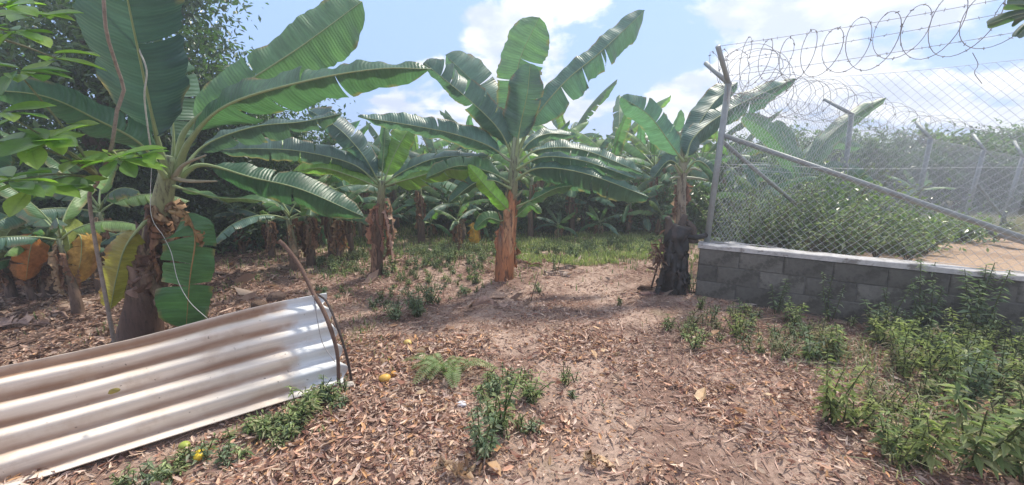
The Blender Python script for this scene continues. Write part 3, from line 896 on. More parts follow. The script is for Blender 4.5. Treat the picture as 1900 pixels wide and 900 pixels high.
hero_leaf(B, [(714, 345, 5.35), (760, 332, 5.1), (830, 315, 4.95), (900, 322, 4.9)], 9, 22, .9, .6, .12, c=LIGHT, tr=(.35, .6), seed=35)
hero_leaf(B, [(704, 348, 5.35), (660, 330, 5.2), (600, 312, 5.1), (545, 318, 5.1)], 12, 18, .7, .6, .1, c=LIGHT, tr=(.4,), seed=36)
dry_skirt(B, P(706, 385, YB), 9, 0.75, 0.06, 0.13, cols=((0.46, 0.27, 0.19), (0.30, 0.17, 0.12), (0.55, 0.40, 0.30)), seed=9)

sheaths(B, [bB, P(700, 440, YB), P(706, 380, YB)], .085, .06, 4, [(.15, .09, .06), (.30, .18, .12)], 81)
# --- C: the central plant
bC = np.append(G(938, 526)[:2], 0.04); YC = bC[1]
C = thing('banana_plant', 'tall central banana plant with orange-brown double stem', 'banana plant', bC, BST)
pseudostem(C, [bC - [0, 0, .05], P(944, 440, YC), P(950, 360, YC), P(954, 300, YC), P(958, 255, YC)], 0.115, 0.05,
           [(0.36, 0.135, 0.055), (0.44, 0.19, 0.085), (0.30, 0.19, 0.11), (0.20, 0.24, 0.13), (0.28, 0.34, 0.22)], seed=21)
pseudostem(C, [P(926, 530, YC - .06), P(928, 470, YC - .05), P(932, 415, YC - .02)], 0.07, 0.045, [(0.30, 0.11, 0.05), (0.34, 0.15, 0.07), (0.2, 0.15, 0.11)], seed=22, n=20, name='sucker_stem')
CT = (0.066, 0.118, 0.102)
hero_leaf(C, [(950, 300, 5.0), (905, 270, 4.9), (840, 248, 4.7), (760, 232, 4.5), (664, 217, 4.3)], 15, 20, .7, .5, .1, c=CT, tr=(.5,), seed=40, wprof=[1.3, 1.2, 1, .8], rib=.015)
hero_leaf(C, [(950, 290, 5.0), (925, 240, 4.9), (870, 185, 4.8), (786, 116, 4.6)], 18, 30, .7, .5, .1, c=(0.055, .1, .085), tl=(.5,), tr=(.3, .45, .6, .75, .85), seed=41, rag=.12, rib=.015)
hero_leaf(C, [(952, 290, 5.05), (930, 225, 5.2), (885, 160, 5.4), (826, 102, 5.5)], 22, 32, .4, .4, .12, c=(0.075, .13, .105), tr=(.6,), seed=42, tip=4)
hero_leaf(C, [(955, 285, 5.05), (955, 215, 5.1), (962, 120, 5.2), (1000, 32, 5.2)], 34, 38, .3, .35, .2, c=(0.085, .155, .085), tl=(.42,), tr=(.5, .62), seed=43, tip=4, rib=.016, rag=.09)
hero_leaf(C, [(957, 290, 4.95), (965, 235, 4.9), (978, 175, 4.8), (984, 118, 4.75)], 32, 26, .3, .3, .2, c=(0.050, .092, .08), tr=(.55,), seed=44, rib=.014)
hero_leaf(C, [(960, 285, 5.0), (990, 222, 5.0), (1050, 150, 5.1), (1110, 100, 5.2), (1196, 20, 5.4)], 18, 34, .5, .5, .16, c=(0.062, .118, .1), tr=(.3, .48, .62, .66), seed=45, tip=5, rib=.017, rag=.1, gap=.9)
hero_leaf(C, [(958, 295, 5.05), (985, 262, 5.2), (1020, 248, 5.4), (1068, 252, 5.6)], 10, 12, .7, .7, .15, c=CT, tr=(.3, .6), seed=46)
hero_leaf(C, [(958, 305, 5.0), (1000, 278, 5.05), (1080, 278, 5.1), (1195, 322, 5.2)], 12, 18, .8, .6, .14, c=CT, tl=(.4, .6), tr=(.2, .35, .5, .7), seed=47)
hero_leaf(C, [(958, 315, 4.95), (1005, 292, 4.8), (1080, 298, 4.7), (1180, 332, 4.6)], 9, 22, .9, .6, .14, c=(0.058, .11, .085), tr=(.25, .4, .55, .75), seed=48)
hero_leaf(C, [(955, 335, 4.95), (1000, 312, 4.75), (1085, 322, 4.6), (1205, 366, 4.4)], 12, 32, .8, .5, .14, c=(0.042, .088, .066), tr=(.3, .55, .7), seed=49, rib=.016)
hero_leaf(C, [(954, 385, 4.95), (985, 372, 4.8), (1030, 350, 4.7), (1062, 344, 4.7)], 8, 12, .7, .7, .3, c=(0.05, .11, .05), seed=50, rib=.01)
hero_leaf(C, [(945, 392, 4.9), (932, 378, 4.8), (905, 350, 4.75), (868, 306, 4.7)], 13, 15, .5, .4, .05, c=(0.16, .30, .05), seed=51, label='small bright lime leaf', rib=.009)
hero_leaf(C, [(948, 340, 4.95), (905, 318, 4.9), (850, 308, 4.9), (790, 330, 4.9)], 8, 20, .9, .6, .14, c=(0.065, .13, .06), tr=(.3, .5, .7), seed=52)
hero_leaf(C, [(948, 350, 4.9), (915, 335, 4.8), (880, 340, 4.75), (835, 375, 4.7)], 8, 18, .9, .6, .14, c=(0.04, .085, .05), tr=(.4, .6), seed=53)
hero_leaf(C, [(942, 400, 4.95), (930, 410, 4.9), (905, 405, 4.85), (880, 425, 4.8)], 10, 12, .6, .5, .2, c=(0.05, .10, .045), seed=54, rib=.008)
hero_leaf(C, [(948, 412, 4.95), (965, 395, 4.9), (985, 380, 4.9), (1005, 395, 4.85)], 7, 10, .6, .5, .2, c=(0.07, .13, .05), seed=55, rib=.008)
dry_skirt(C, P(945, 430, YC), 6, 0.62, 0.045, 0.11, cols=((0.40, 0.20, 0.12), (0.22, 0.13, 0.09)), seed=13)
for k in range(5):
    a = random.uniform(0, 6.28)
    g = Geo(); s3 = P(952, 300 + k * 22, YC); e3 = s3 + np.array([math.cos(a) * .18, math.sin(a) * .12 - .05, .10])
    tube(g, catmull([s3, (s3 + e3) / 2 + [0, 0, -.02], e3], 8), np.linspace(.022, .008, 8), 7, c=(0.27, 0.30, 0.2)); part('cut_stalk', g, M['rib'], C)

sheaths(C, [bC, P(944, 440, YC), P(950, 360, YC), P(954, 300, YC)], .115, .06, 8, [(.42, .19, .09), (.34, .15, .08), (.50, .28, .15), (.24, .16, .09), (.30, .24, .13)], 61)
# --- D: right plant behind the post
bD = np.append(G(1256, 532)[:2] + [0.05, 0.35], 0.0); YD = bD[1]
D = thing('banana_plant', 'pale-stemmed banana plant between the black stump and steel post', 'banana plant', bD, BST)
pseudostem(D, [bD, P(1262, 420, YD), P(1264, 350, YD), P(1270, 270, YD)], 0.085, 0.06, [(0.12, 0.08, 0.06), (0.25, 0.18, 0.14), (0.33, 0.29, 0.22), (0.34, 0.36, 0.26)], seed=33)
hero_leaf(D, [(1268, 300, 5.0), (1245, 268, 4.95), (1205, 215, 4.9), (1153, 180, 4.85)], 24, 20, .5, .5, .1, c=(0.07, .135, .11), tr=(.3, .5, .7), seed=60, rag=.1)
hero_leaf(D, [(1272, 300, 5.0), (1290, 252, 5.1), (1360, 200, 5.3), (1474, 146, 5.6)], 18, 24, .5, .5, .05, c=(0.055, .11, .095), tr=(.4, .65), tl=(.4,), seed=61)
hero_leaf(D, [(1272, 295, 5.0), (1292, 240, 5.2), (1325, 190, 5.4), (1368, 152, 5.6)], 22, 20, .4, .4, .08, c=(0.05, .10, .085), tr=(.5,), seed=62, tip=4)
hero_leaf(D, [(1272, 320, 5.0), (1290, 300, 4.9), (1310, 306, 4.85), (1335, 340, 4.8)], 8, 12, .8, .6, .3, seed=63, rib=.012)
hero_leaf(D, [(1266, 320, 5.0), (1250, 300, 4.9), (1235, 302, 4.85), (1212, 330, 4.8)], 8, 12, .8, .6, .3, seed=64, rib=.012)
for k, (du, dv) in enumerate([(-26, -18), (-20, 2), (30, -12), (38, 4), (22, -30)]):
    g = Geo(); tube(g, catmull([P(1266, 330, YD), P(1266 + du * .6, 330 + dv * 1.1 - 4, YD - .05), P(1266 + du * 1.2, 330 + dv, YD - .1)], 8), np.linspace(.022, .010, 8), 7, c=(0.36, 0.38, 0.28)); part('cut_stalk', g, M['rib'], D)
dry_skirt(D, P(1264, 350, YD), 8, 0.50, 0.05, 0.07, cols=((0.50, 0.36, 0.28), (0.30, 0.2, 0.15), (0.58, 0.46, 0.36)), seed=17)


# --- generic banana plants for the rows behind (world space, parts shared between copies)
def generic_banana(h, nl, seed, leafL=1.5, leafW=0.19, dead=5, stemr=0.085, cset=((.07, .125, .07), (.065, .12, .09), (0.11, .18, .06))):
    r = np.random.default_rng(seed)
    root = thing('banana_plant', 'x', 'banana plant', (0, 0, 0), 'banana plants in the rows behind')
    pseudostem(root, [(0, 0, -.05), (0.02, 0, h * .5), (0.0, 0.02, h)], stemr, stemr * .55, [(0.11, 0.07, 0.05), (0.17, 0.11, 0.08), (0.22, 0.2, 0.12), (0.26, 0.31, 0.18)], seed=seed, n=16)
    for k in range(nl):
        a = k * 2.4 + r.uniform(-.4, .4); L = leafL * r.uniform(.75, 1.1)
        el = math.radians(np.interp(k / nl, [0, 1], [18, 72]) + r.uniform(-10, 10)); d = np.array([math.cos(a), math.sin(a), 0])
        c0 = np.array([0, 0, h - 0.05 + .02 * k]); bend = r.uniform(.7, 1.4) * (1 - .45 * k / nl)
        pts = [c0]; p = c0.copy(); e = el
        for j in range(6):
            p = p + (d * math.cos(e) + np.array([0, 0, math.sin(e)])) * L / 6; e -= bend / 5; pts.append(p.copy())
        full = catmull(pts, 24); k0 = 4; mid = full[k0:]; t = tangents(mid)
        side = unit(np.cross(np.array([0, 0, 1.0]), t)); fold = r.uniform(.15, .7); up = np.cross(t, side)
        dL = side * math.cos(fold) - up * math.sin(fold); dR = -side * math.cos(fold) - up * math.sin(fold)
        W = np.full(len(mid), leafW * r.uniform(.8, 1.15)); g = Geo()
        blade(g, mid, dL, dR, W, W, jcol(cset[k % len(cset)], .2), droop=.45, tearsL=r.uniform(.15, .9, r.integers(1, 7)), tearsR=r.uniform(.15, .9, r.integers(1, 7)), rag=.08, seed=int(seed * 50 + k), M_=3)
        o = part('leaf', g, M['blade'], root)
        g = Geo(); tube(g, full, np.interp(np.linspace(0, 1, 24), [0, .2, 1], [.022, .012, .003]), 5, c=RIBC); part('midrib', g, M['rib'], o)
    dry_skirt(root, (0, 0, h * .85), dead, h * .55, .055, .12, seed=seed)
    return root


def copy_tree(o, parent=None):
    c = o.copy(); COL.objects.link(c)
    if parent is not None: c.parent = parent
    for ch in o.children: copy_tree(ch, c)
    return c


ORD = ['first', 'second', 'third', 'fourth', 'fifth', 'sixth', 'seventh', 'eighth', 'ninth', 'tenth', 'eleventh', 'twelfth', 'thirteenth', 'fourteenth', 'fifteenth', 'sixteenth']
protos = [generic_banana(1.25, 8, 101), generic_banana(1.5, 9, 102, leafL=1.7), generic_banana(0.9, 7, 103, leafL=1.2, leafW=.16), generic_banana(1.35, 7, 104, leafL=1.45, dead=8)]
used = set()
rows_ = [  # u, v of the foot, height factor, prototype, label
    (548, 500, .92, 2, 'small banana plant with pale fanned leaf stalks, left of the skirted plant'),
    (618, 478, .80, 3, 'banana clump with mostly dead brown leaves behind the leaning stick'),
    (652, 468, .72, 0, 'dark dead-leaved banana plant just left of the skirted plant'),
    (782, 452, .95, 0, 'banana plant with whitish stalks between the skirted and central plants'),
    (858, 448, .8, 2, 'low banana plant with one yellow leaf, left of the central stem'),
    (985, 440, .85, 1, None), (1060, 432, .9, 0, None), (1128, 430, .95, 3, None), (1165, 436, .75, 2, None),
    (1205, 434, .95, 1, None), (1235, 428, .9, 0, None), (905, 428, 1.0, 1, None), (820, 424, 1.0, 3, None), (735, 424, 1.0, 1, None),
    (1010, 416, 1.05, 3, None), (1090, 413, 1.1, 0, None), (1180, 412, 1.1, 1, None), (1290, 414, 1.0, 1, None),
    (440, 450, .9, 2, None), (500, 440, 1.0, 0, None), (590, 436, 1.0, 1, None), (680, 430, .9, 3, None),
    (960, 404, 1.2, 0, None), (1140, 402, 1.3, 3, None), (1230, 402, 1.3, 0, None), (870, 404, 1.2, 1, None), (780, 404, 1.2, 0, None),
    (1050, 400, 1.3, 1, None), (1345, 412, 1.1, 3, None), (390, 436, 1.0, 3, None),
    (62, 556, .62, 2, 'low banana plant with browned leaves at the far left edge'),
    (146, 582, .62, 3, 'banana plant with an orange-yellow dying leaf, under the left foliage'),
    (100, 548, .5, 0, 'short brown banana stump between the two left understorey plants'),
    (20, 530, .7, 1, 'dark banana plant cut by the left edge behind the browned one'),
    (215, 530, .75, 3, 'shaded banana plant just behind the big leaning one'),
]
for k, (u, v, f, pi, lab) in enumerate(rows_):
    o = protos[pi] if pi not in used else copy_tree(protos[pi])
    used.add(pi)
    b = G(u, v)
    o.location = (b[0], b[1], float(gz(b[0], b[1])) - .01); o.rotation_euler = (0, 0, random.uniform(0, 6.28)); s = f * random.uniform(.95, 1.05); o.scale = (s, s, s)
    if lab is None:
        row = 'front' if v >= 428 else ('middle' if v >= 410 else 'rear')
        same = sorted(q_[0] for q_ in rows_ if q_[4] is None and ('front' if q_[1] >= 428 else ('middle' if q_[1] >= 410 else 'rear')) == row)
        lab = ORD[same.index(u)] + ' banana plant from the left in the ' + row + ' line of the back rows'
    o['label'] = lab
for k, (pts, w, cl_, lab) in enumerate([
        ([(70, 430, 4.35), (62, 440, 4.25), (55, 470, 4.2), (48, 520, 4.2)], 20, (.42, .17, .05), 'orange-brown dying leaf hanging on the left understorey plant'),
        ([(140, 435, 4.1), (150, 440, 4.0), (150, 480, 3.95), (140, 525, 3.95)], 22, (.42, .26, .07), 'orange-yellow dying leaf hanging over the short stems'),
        ([(100, 420, 4.1), (120, 425, 4.0), (128, 450, 3.95), (132, 485, 3.95)], 20, (.20, .24, .06), 'olive drooping leaf above the orange one'),
        ([(60, 425, 4.3), (30, 420, 4.2), (10, 440, 4.15), (-5, 480, 4.1)], 20, (.13, .17, .06), 'olive leaf bending to the left edge'),
        ([(868, 420, 7.4), (875, 422, 7.3), (880, 435, 7.3), (878, 455, 7.3)], 11, (.55, .32, .05), 'yellow dying leaf on the low plant left of the central stem')]):
    root = next(o_ for o_ in bpy.data.objects if o_.get('label', '').startswith(('low banana plant with browned' if k in (0, 3) else 'banana plant with an orange-yellow') if k < 4 else 'low banana plant with one yellow'))
    M3 = np.array(root.location); s3 = root.scale[0]; rz = root.rotation_euler[2]; cz, sz = math.cos(-rz), math.sin(-rz)
    o_ = hero_leaf(root, pts, w, w, .3, .4, .12, c=cl_, tr=(.4, .7), seed=300 + k, n=20, rib=.008, label=lab, edge=(.25, .12, .05), rag=.15, crumple=.004, material=M['dry'])
    for ob in [o_] + list(o_.children):       # the plant is turned and scaled: bring the vertices into its own frame
        co = np.array([v_.co[:] for v_ in ob.data.vertices]); x_, y_ = co[:, 0] * cz - co[:, 1] * sz, co[:, 0] * sz + co[:, 1] * cz
        ob.data.vertices.foreach_set('co', (np.stack([x_, y_, co[:, 2]], 1) / s3).astype(np.float32).ravel())
for k, (u, v, f) in enumerate([(800, 440, .62), (832, 432, .8), (890, 438, .6), (1000, 428, .85), (1035, 440, .55), (1085, 426, .9), (1112, 438, .6), (1150, 424, .9), (1190, 430, .8), (1222, 438, .6), (1250, 424, .9), (1310, 428, .8), (600, 450, .7), (670, 442, .8), (720, 436, .8), (470, 462, .6)]):
    o = copy_tree(protos[(2, 0, 2, 3)[k % 4]]); b = G(u, v); o.location = (b[0], b[1], float(gz(b[0], b[1])) - .35 * f); o.scale = (f, f, f * .9); o.rotation_euler = (0, 0, random.uniform(0, 6.28))
    o['label'] = 'young low banana plant filling the gap in the back rows, ' + ('left' if u < 760 else 'right') + ' side, ' + ORD[k] + ' one'; o['group'] = 'low young banana plants between the rows'
deadp = generic_banana(0.95, 4, 109, leafL=.9, leafW=.13, dead=14, stemr=.09)
for k, (u, v, f, lab) in enumerate([(578, 492, .85, 'dead brown banana clump right behind the leaning stick'), (632, 492, .8, 'dead brown banana clump left of the skirted stem'), (505, 478, .7, 'small dead banana clump right of the hanging green leaf'),
        (84, 552, .6, 'dead banana clump between the orange leaves at left'), (22, 556, .62, 'dead banana clump at the left edge of the picture'), (188, 540, .6, 'dead banana clump beside the yellowing leaf'), (850, 470, .6, 'dead brown banana clump under the low yellow-leaved plant'), (452, 470, .75, 'dead banana clump in the shade far behind the sheet')]):
    o = deadp if k == 0 else copy_tree(deadp); b = G(u, v); o.location = (b[0], b[1], float(gz(b[0], b[1])) - .02); o.scale = (f, f, f); o.rotation_euler = (0, 0, random.uniform(0, 6.28)); o['label'] = lab; o['group'] = 'dead banana clumps'
# plants seen through the wire
bE = P(1478, 440, 6.9); bE[2] = 0.1
E_ = thing('banana_plant', 'tall banana plant beyond the wire whose leaf rises past the first slim post', 'banana plant', bE, 'banana plants beyond the wire')
pseudostem(E_, [bE, P(1480, 390, 6.9), P(1484, 330, 6.9)], 0.1, 0.06, [(0.12, 0.08, 0.06), (0.25, 0.18, 0.14), (0.3, 0.33, 0.2)], seed=35, n=20)
for k, (pts, wl, wr, tr) in enumerate([
        ([(1485, 345, 6.9), (1520, 275, 7.0), (1575, 222, 7.1), (1643, 181, 7.2)], 13, 18, (.5,)),
        ([(1484, 345, 6.9), (1462, 290, 6.8), (1425, 245, 6.7), (1378, 214, 6.6)], 18, 18, (.4, .7)),
        ([(1484, 345, 6.9), (1470, 290, 7.2), (1452, 250, 7.4), (1440, 222, 7.5)], 15, 15, ()),
        ([(1485, 350, 6.9), (1520, 318, 6.8), (1570, 315, 6.7), (1625, 345, 6.6)], 12, 18, (.3, .6)),
        ([(1483, 350, 6.9), (1445, 325, 6.8), (1400, 325, 6.7), (1362, 350, 6.6)], 16, 12, (.4,)),
        ([(1485, 345, 6.9), (1500, 290, 7.1), (1545, 265, 7.3), (1600, 275, 7.4)], 12, 16, (.5,))]):
    hero_leaf(E_, pts, wl, wr, .45, .45, .1, c=(0.075, 0.13, 0.09), tr=tr, seed=80 + k, n=26, rib=.012)
for (u, v, Y, f, pi, lab) in [(1690, 400, 11.5, .8, 2, 'small pale banana plant beside the second slim post'), (1400, 430, 6.3, .62, 0, 'banana plant low behind the corner post mesh')]:
    o = copy_tree(protos[pi]); b = P(u, v, Y); o.location = (b[0], b[1], min(b[2], 0.2)); o.scale = (f, f, f); o.rotation_euler = (0, 0, random.uniform(0, 6.28)); o['label'] = lab
    o['group'] = 'banana plants beyond the wire'


# weeds
def weed(base, h, n_st, leaf, cols, seed, spread=.45, lf_aspect=.30, dens=90, stem_c=(.09, .11, .04)):
    r = np.random.default_rng(seed); g = Geo(); gs = Geo(); base = np.array(base, float)
    for k in range(n_st):
        a = r.uniform(0, 6.28); L = h * r.uniform(.6, 1.05); e = base + np.array([math.cos(a) * spread * L * r.uniform(.2, 1.2), math.sin(a) * spread * L * r.uniform(.2, 1.2), L])
        b0 = base + np.append(r.normal(0, .02, 2) * (n_st > 1), 0)
        p = catmull([b0 - [0, 0, .01], (b0 + e) / 2 + np.append(r.normal(0, .03, 2) * L, 0), e], 8); tube(gs, p, np.linspace(.0045, .0018, 8) * (1 + h), 4, c=stem_c, caps=False)
        n = max(5, int(dens * L)); f = r.uniform(.12, 1.0, n) ** .75; idx = f * 7; i0 = np.minimum(idx.astype(int), 6); q = p[i0] + (p[i0 + 1] - p[i0]) * (idx - i0)[:, None]
        an = np.arange(n) * 2.4 + r.uniform(0, .6, n); elv = r.uniform(-.35, .55, n); d = np.stack([np.cos(an) * np.cos(elv), np.sin(an) * np.cos(elv), np.sin(elv)], 1)
        s = np.stack([-np.sin(an), np.cos(an), r.normal(0, .25, n)], 1); LL = (leaf * (1.15 - .55 * f) * r.uniform(.6, 1.2, n))[:, None]; W = LL * lf_aspect
        dn = np.array([0, 0, -1.0])
        v = np.stack([q, q + d * LL * .42 + s * W * .5, q + d * LL + dn * LL * .3, q + d * LL * .42 - s * W * .5], 1).reshape(-1, 3); i = np.arange(n)[:, None] * 4
        tr = np.concatenate([i + [0, 1, 2], i + [0, 2, 3]], 0); c = np.array(cols)[r.integers(0, len(cols), n)] * r.uniform(.7, 1.35, (n, 1)); g.add(v, t=tr, c=np.repeat(c, 4, 0))
    return g, gs


# ------------------------------------------------------------------ foliage clouds, trees, bushes
def leaf_cloud(cent, rad, n, size, cols, seed=0, clump=0.35, up=0.5, nclump=None, shell=0.0, aspect=0.42, zmin=None):
    """n folded leaves gathered in clumps through an ellipsoid"""
    r = np.random.default_rng(seed); cent = np.array(cent, float); rad = np.array(rad, float)
    nc_ = nclump or max(6, n // 60)
    cd = unit(r.normal(size=(nc_, 3))) * (r.uniform(shell, 1, (nc_, 1)) ** 0.45)
    which = r.integers(0, nc_, n)
    p = cent + (cd[which] + r.normal(size=(n, 3)) * clump * r.uniform(.3, 1, (nc_, 1))[which]) * rad
    if zmin is not None: p[:, 2] = np.maximum(p[:, 2], zmin + r.uniform(0, .1, n))
    d = unit(r.normal(size=(n, 3)) + [0, 0, -0.2]); nrm = unit(r.normal(size=(n, 3)) * (1 - up) + [0, 0, up * 1.4])
    w = unit(np.cross(d, nrm)); nn = np.cross(w, d)
    L = size * r.uniform(.6, 1.3, (n, 1)); Wd = L * aspect * r.uniform(.8, 1.2, (n, 1))
    a = p; b = p + d * L * .5 + w * Wd * .5 + nn * L * .06; t = p + d * L - nn * L * .1; e = p + d * L * .5 - w * Wd * .5 + nn * L * .06
    v = np.stack([a, b, t, e], 1).reshape(-1, 3); i = np.arange(n)[:, None] * 4
    tr = np.concatenate([i + [0, 1, 2], i + [0, 2, 3]], 0)
    cols = np.array(cols, float); cl = cols[r.integers(0, len(cols), nc_)][which] * r.uniform(.7, 1.3, (n, 1))
    return v, tr, np.repeat(cl, 4, 0)


DARKL = [(0.04, 0.08, 0.036), (0.06, 0.11, 0.045), (0.11, 0.165, 0.08), (0.045, 0.085, 0.046), (0.085, 0.135, 0.07)]
MIDL = [(0.05, 0.10, 0.035), (0.07, 0.13, 0.04), (0.04, 0.085, 0.035)]
HAZL = [(0.15, 0.20, 0.13), (0.11, 0.16, 0.10), (0.19, 0.23, 0.15)]  # pale foliage tones, haze mixed into the leaf colour


def tree(label, base, height, crown_c, crown_r, n, size, cols, seed, trunk_r=0.08, group=None, limbs=6, nclump=None, clump=.28):
    t = thing('leafy_tree', label, 'tree', base, group)
    r = np.random.default_rng(seed); base = np.array(base, float); cc_ = np.array(crown_c, float)
    g = Geo(); top = cc_ + [0, 0, crown_r[2] * .3]
    tube(g, catmull([base - [0, 0, .1], base * .6 + cc_ * .4 + r.normal(0, .06, 3) * [1, 1, 0], cc_, top], 14), np.linspace(trunk_r, trunk_r * .25, 14), 9, c=(0.13, .10, .08))
    part('trunk', g, M['bark'], t)
    for k in range(limbs):
        s = base * .45 + cc_ * .55 + [0, 0, r.uniform(-.1, .4)]; e = cc_ + unit(r.normal(size=3)) * np.array(crown_r) * .8
        g = Geo(); tube(g, catmull([s, (s + e) / 2 + r.normal(0, .1, 3), e], 9), np.linspace(trunk_r * .45, trunk_r * .1, 9), 6, c=(0.12, .10, .08)); part('limb', g, M['bark'], t)
    g = Geo(); v, tr, c = leaf_cloud(cc_, crown_r, n, size, cols, seed, clump=clump, nclump=nclump); g.add(v, t=tr, c=c)
    part('crown', g, M['leaf'], t, smooth=False)
    return t


def bush(label, base, rad, n, size, cols, seed, name='bush', cat='bush', group=None, clump=.35):
    base = np.array(base, float); t = thing(name, label, cat, base, group); r = np.random.default_rng(seed)
    g = Geo()
    for k in range(7):
        e = base + np.array([r.uniform(-.7, .7) * rad[0], r.uniform(-.7, .7) * rad[1], rad[2] * r.uniform(.9, 1.7)])
        tube(g, catmull([base - [0, 0, .03], (base + e) / 2 + r.normal(0, .05, 3), e], 8), np.linspace(.016, .004, 8), 5, c=(0.12, .11, .06))
    part('stems', g, M['bark'], t)
    g = Geo(); v, tr, c = leaf_cloud(base + [0, 0, rad[2] * .95], rad, n, size, cols, seed, zmin=base[2], clump=clump); g.add(v, t=tr, c=c)
    part('foliage', g, M['leaf'], t, smooth=False)
    return t


# dark trees at the left
tree('dense dark small-leaved tree filling the upper left corner', (-7.0, 6.3, 0), 4, (-6.3, 6.4, 3.1), (2.3, 1.5, 2.0), 26000, 0.11, DARKL, 201, .14, 'dark trees at the left', nclump=220, clump=.16)
tree('dark tree behind the big leaning banana plant', (-5.6, 7.6, 0), 4, (-5.0, 7.6, 1.9), (1.7, 1.3, 1.5), 16000, 0.10, DARKL, 202, .10, 'dark trees at the left', nclump=150, clump=.18)
tree('low shaded tree below the foliage at the far left', (-8.2, 7.4, 0), 3, (-8.0, 7.2, 1.3), (2.2, 1.4, 1.1), 14000, 0.10, DARKL, 203, .09, 'dark trees at the left', nclump=150, clump=.18)
for k, (u, v, Y, rx, rz, lab) in enumerate([(410, 455, 8.0, 1.0, .75, 'dark shrub behind the hanging green leaf'), (500, 445, 8.8, 1.1, .8, 'dark shrub behind the pale-stalked small banana'),
                                     (620, 435, 9.6, 1.2, .8, 'dark shrub behind the dead banana clump'), (20, 480, 6.2, .9, .75, 'dark shrub low at the left edge'), (150, 480, 6.4, .9, .6, 'dark shrub behind the orange dying leaf'), (260, 480, 6.6, .9, .7, 'dark shrub just left of the big leaning stem'), (430, 470, 7.0, .8, .45, 'small dark shrub right of the hanging green leaf'), (340, 470, 7.4, .9, .9, 'dark shrub beside the big leaning banana stem'),
                                     (750, 428, 10.0, 1.3, .7, 'shrub behind the whitish-stalked banana')]):
    b = P(u, v, Y); bush(lab, (b[0], b[1], 0), (rx, .6, rz), 5000, 0.11, DARKL, 300 + k, group='dark shrubs at the back left')

for k, (u, Y, rx, rz) in enumerate([(830, 9.0, .8, .5), (900, 8.6, .7, .42), (940, 10.6, 1.2, .8), (1010, 8.9, .8, .5), (1060, 10.5, 1.2, .8), (1090, 9.3, .9, .55), (1150, 8.8, .7, .5), (1190, 10.8, 1.3, .8), (1215, 9.0, .8, .5), (1310, 8.5, .9, .6)]):
    b = P(u, 400, Y); bush(ORD[k] + ' shrub from the left in the shade among the back rows', (b[0], b[1], 0), (rx, .4, rz), 1800, 0.13, DARKL + MIDL[:1], 350 + k, group='shrubs between the back rows')

# thicket closing the view behind the plantation
g = Geo()
for k in range(30):
    a = -15 + k * 1.15 + random.uniform(-.4, .4); Y = 13.5 + random.uniform(-1, 1.5)
    v, tr, c = leaf_cloud((a, Y, 1.05 + random.uniform(-.2, .1)), (1.25, .8, 1.05 + random.uniform(-.1, .25)), 2400, .2, DARKL + MIDL, 400 + k, clump=.25, zmin=0)
    g.add(v, t=tr, c=c)
solo('far_thicket', g, M['leaf'], 'dark leafy thicket closing the back of the plantation', 'thicket', kind='stuff', smooth=False)
# tree row beyond the fence at right
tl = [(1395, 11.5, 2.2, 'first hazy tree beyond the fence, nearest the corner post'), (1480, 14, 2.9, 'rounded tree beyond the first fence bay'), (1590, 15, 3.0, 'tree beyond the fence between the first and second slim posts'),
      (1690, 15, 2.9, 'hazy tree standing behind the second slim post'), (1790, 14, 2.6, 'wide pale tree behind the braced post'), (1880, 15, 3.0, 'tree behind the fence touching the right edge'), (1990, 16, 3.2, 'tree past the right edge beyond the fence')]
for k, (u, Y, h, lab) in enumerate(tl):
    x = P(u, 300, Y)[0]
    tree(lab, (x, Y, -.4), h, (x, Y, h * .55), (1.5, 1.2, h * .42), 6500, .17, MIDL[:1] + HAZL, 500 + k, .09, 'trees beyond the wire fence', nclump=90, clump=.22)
# bushes inside the fenced yard
for k, (u, Y, rx, rz, lab) in enumerate([(1420, 5.9, .55, .42, 'leafy bush pressed against the mesh below the short brace'), (1520, 5.7, .6, .5, 'large pale green bush left of the first slim post'), (1610, 5.9, .6, .42, 'bush under the long brace past the first slim post'),
                                          (1690, 6.2, .5, .25, 'low bush beneath the middle of the long brace'), (1760, 7.4, .6, .3, 'light green leafy bush in front of the braced post'), (1480, 7.0, .8, .6, 'darker bush deep in the first fence bay')]):
    x = P(u, 400, Y)[0]; z = yard_z(x, Y)
    bush(lab, (x, Y, z - .05), (rx, .35, rz * 1.1), 1500, .085, HAZL + [(0.15, .20, .09), (.20, .23, .13), (.07, .11, .05)], 600 + k, group='bushes inside the fenced yard', clump=.6)

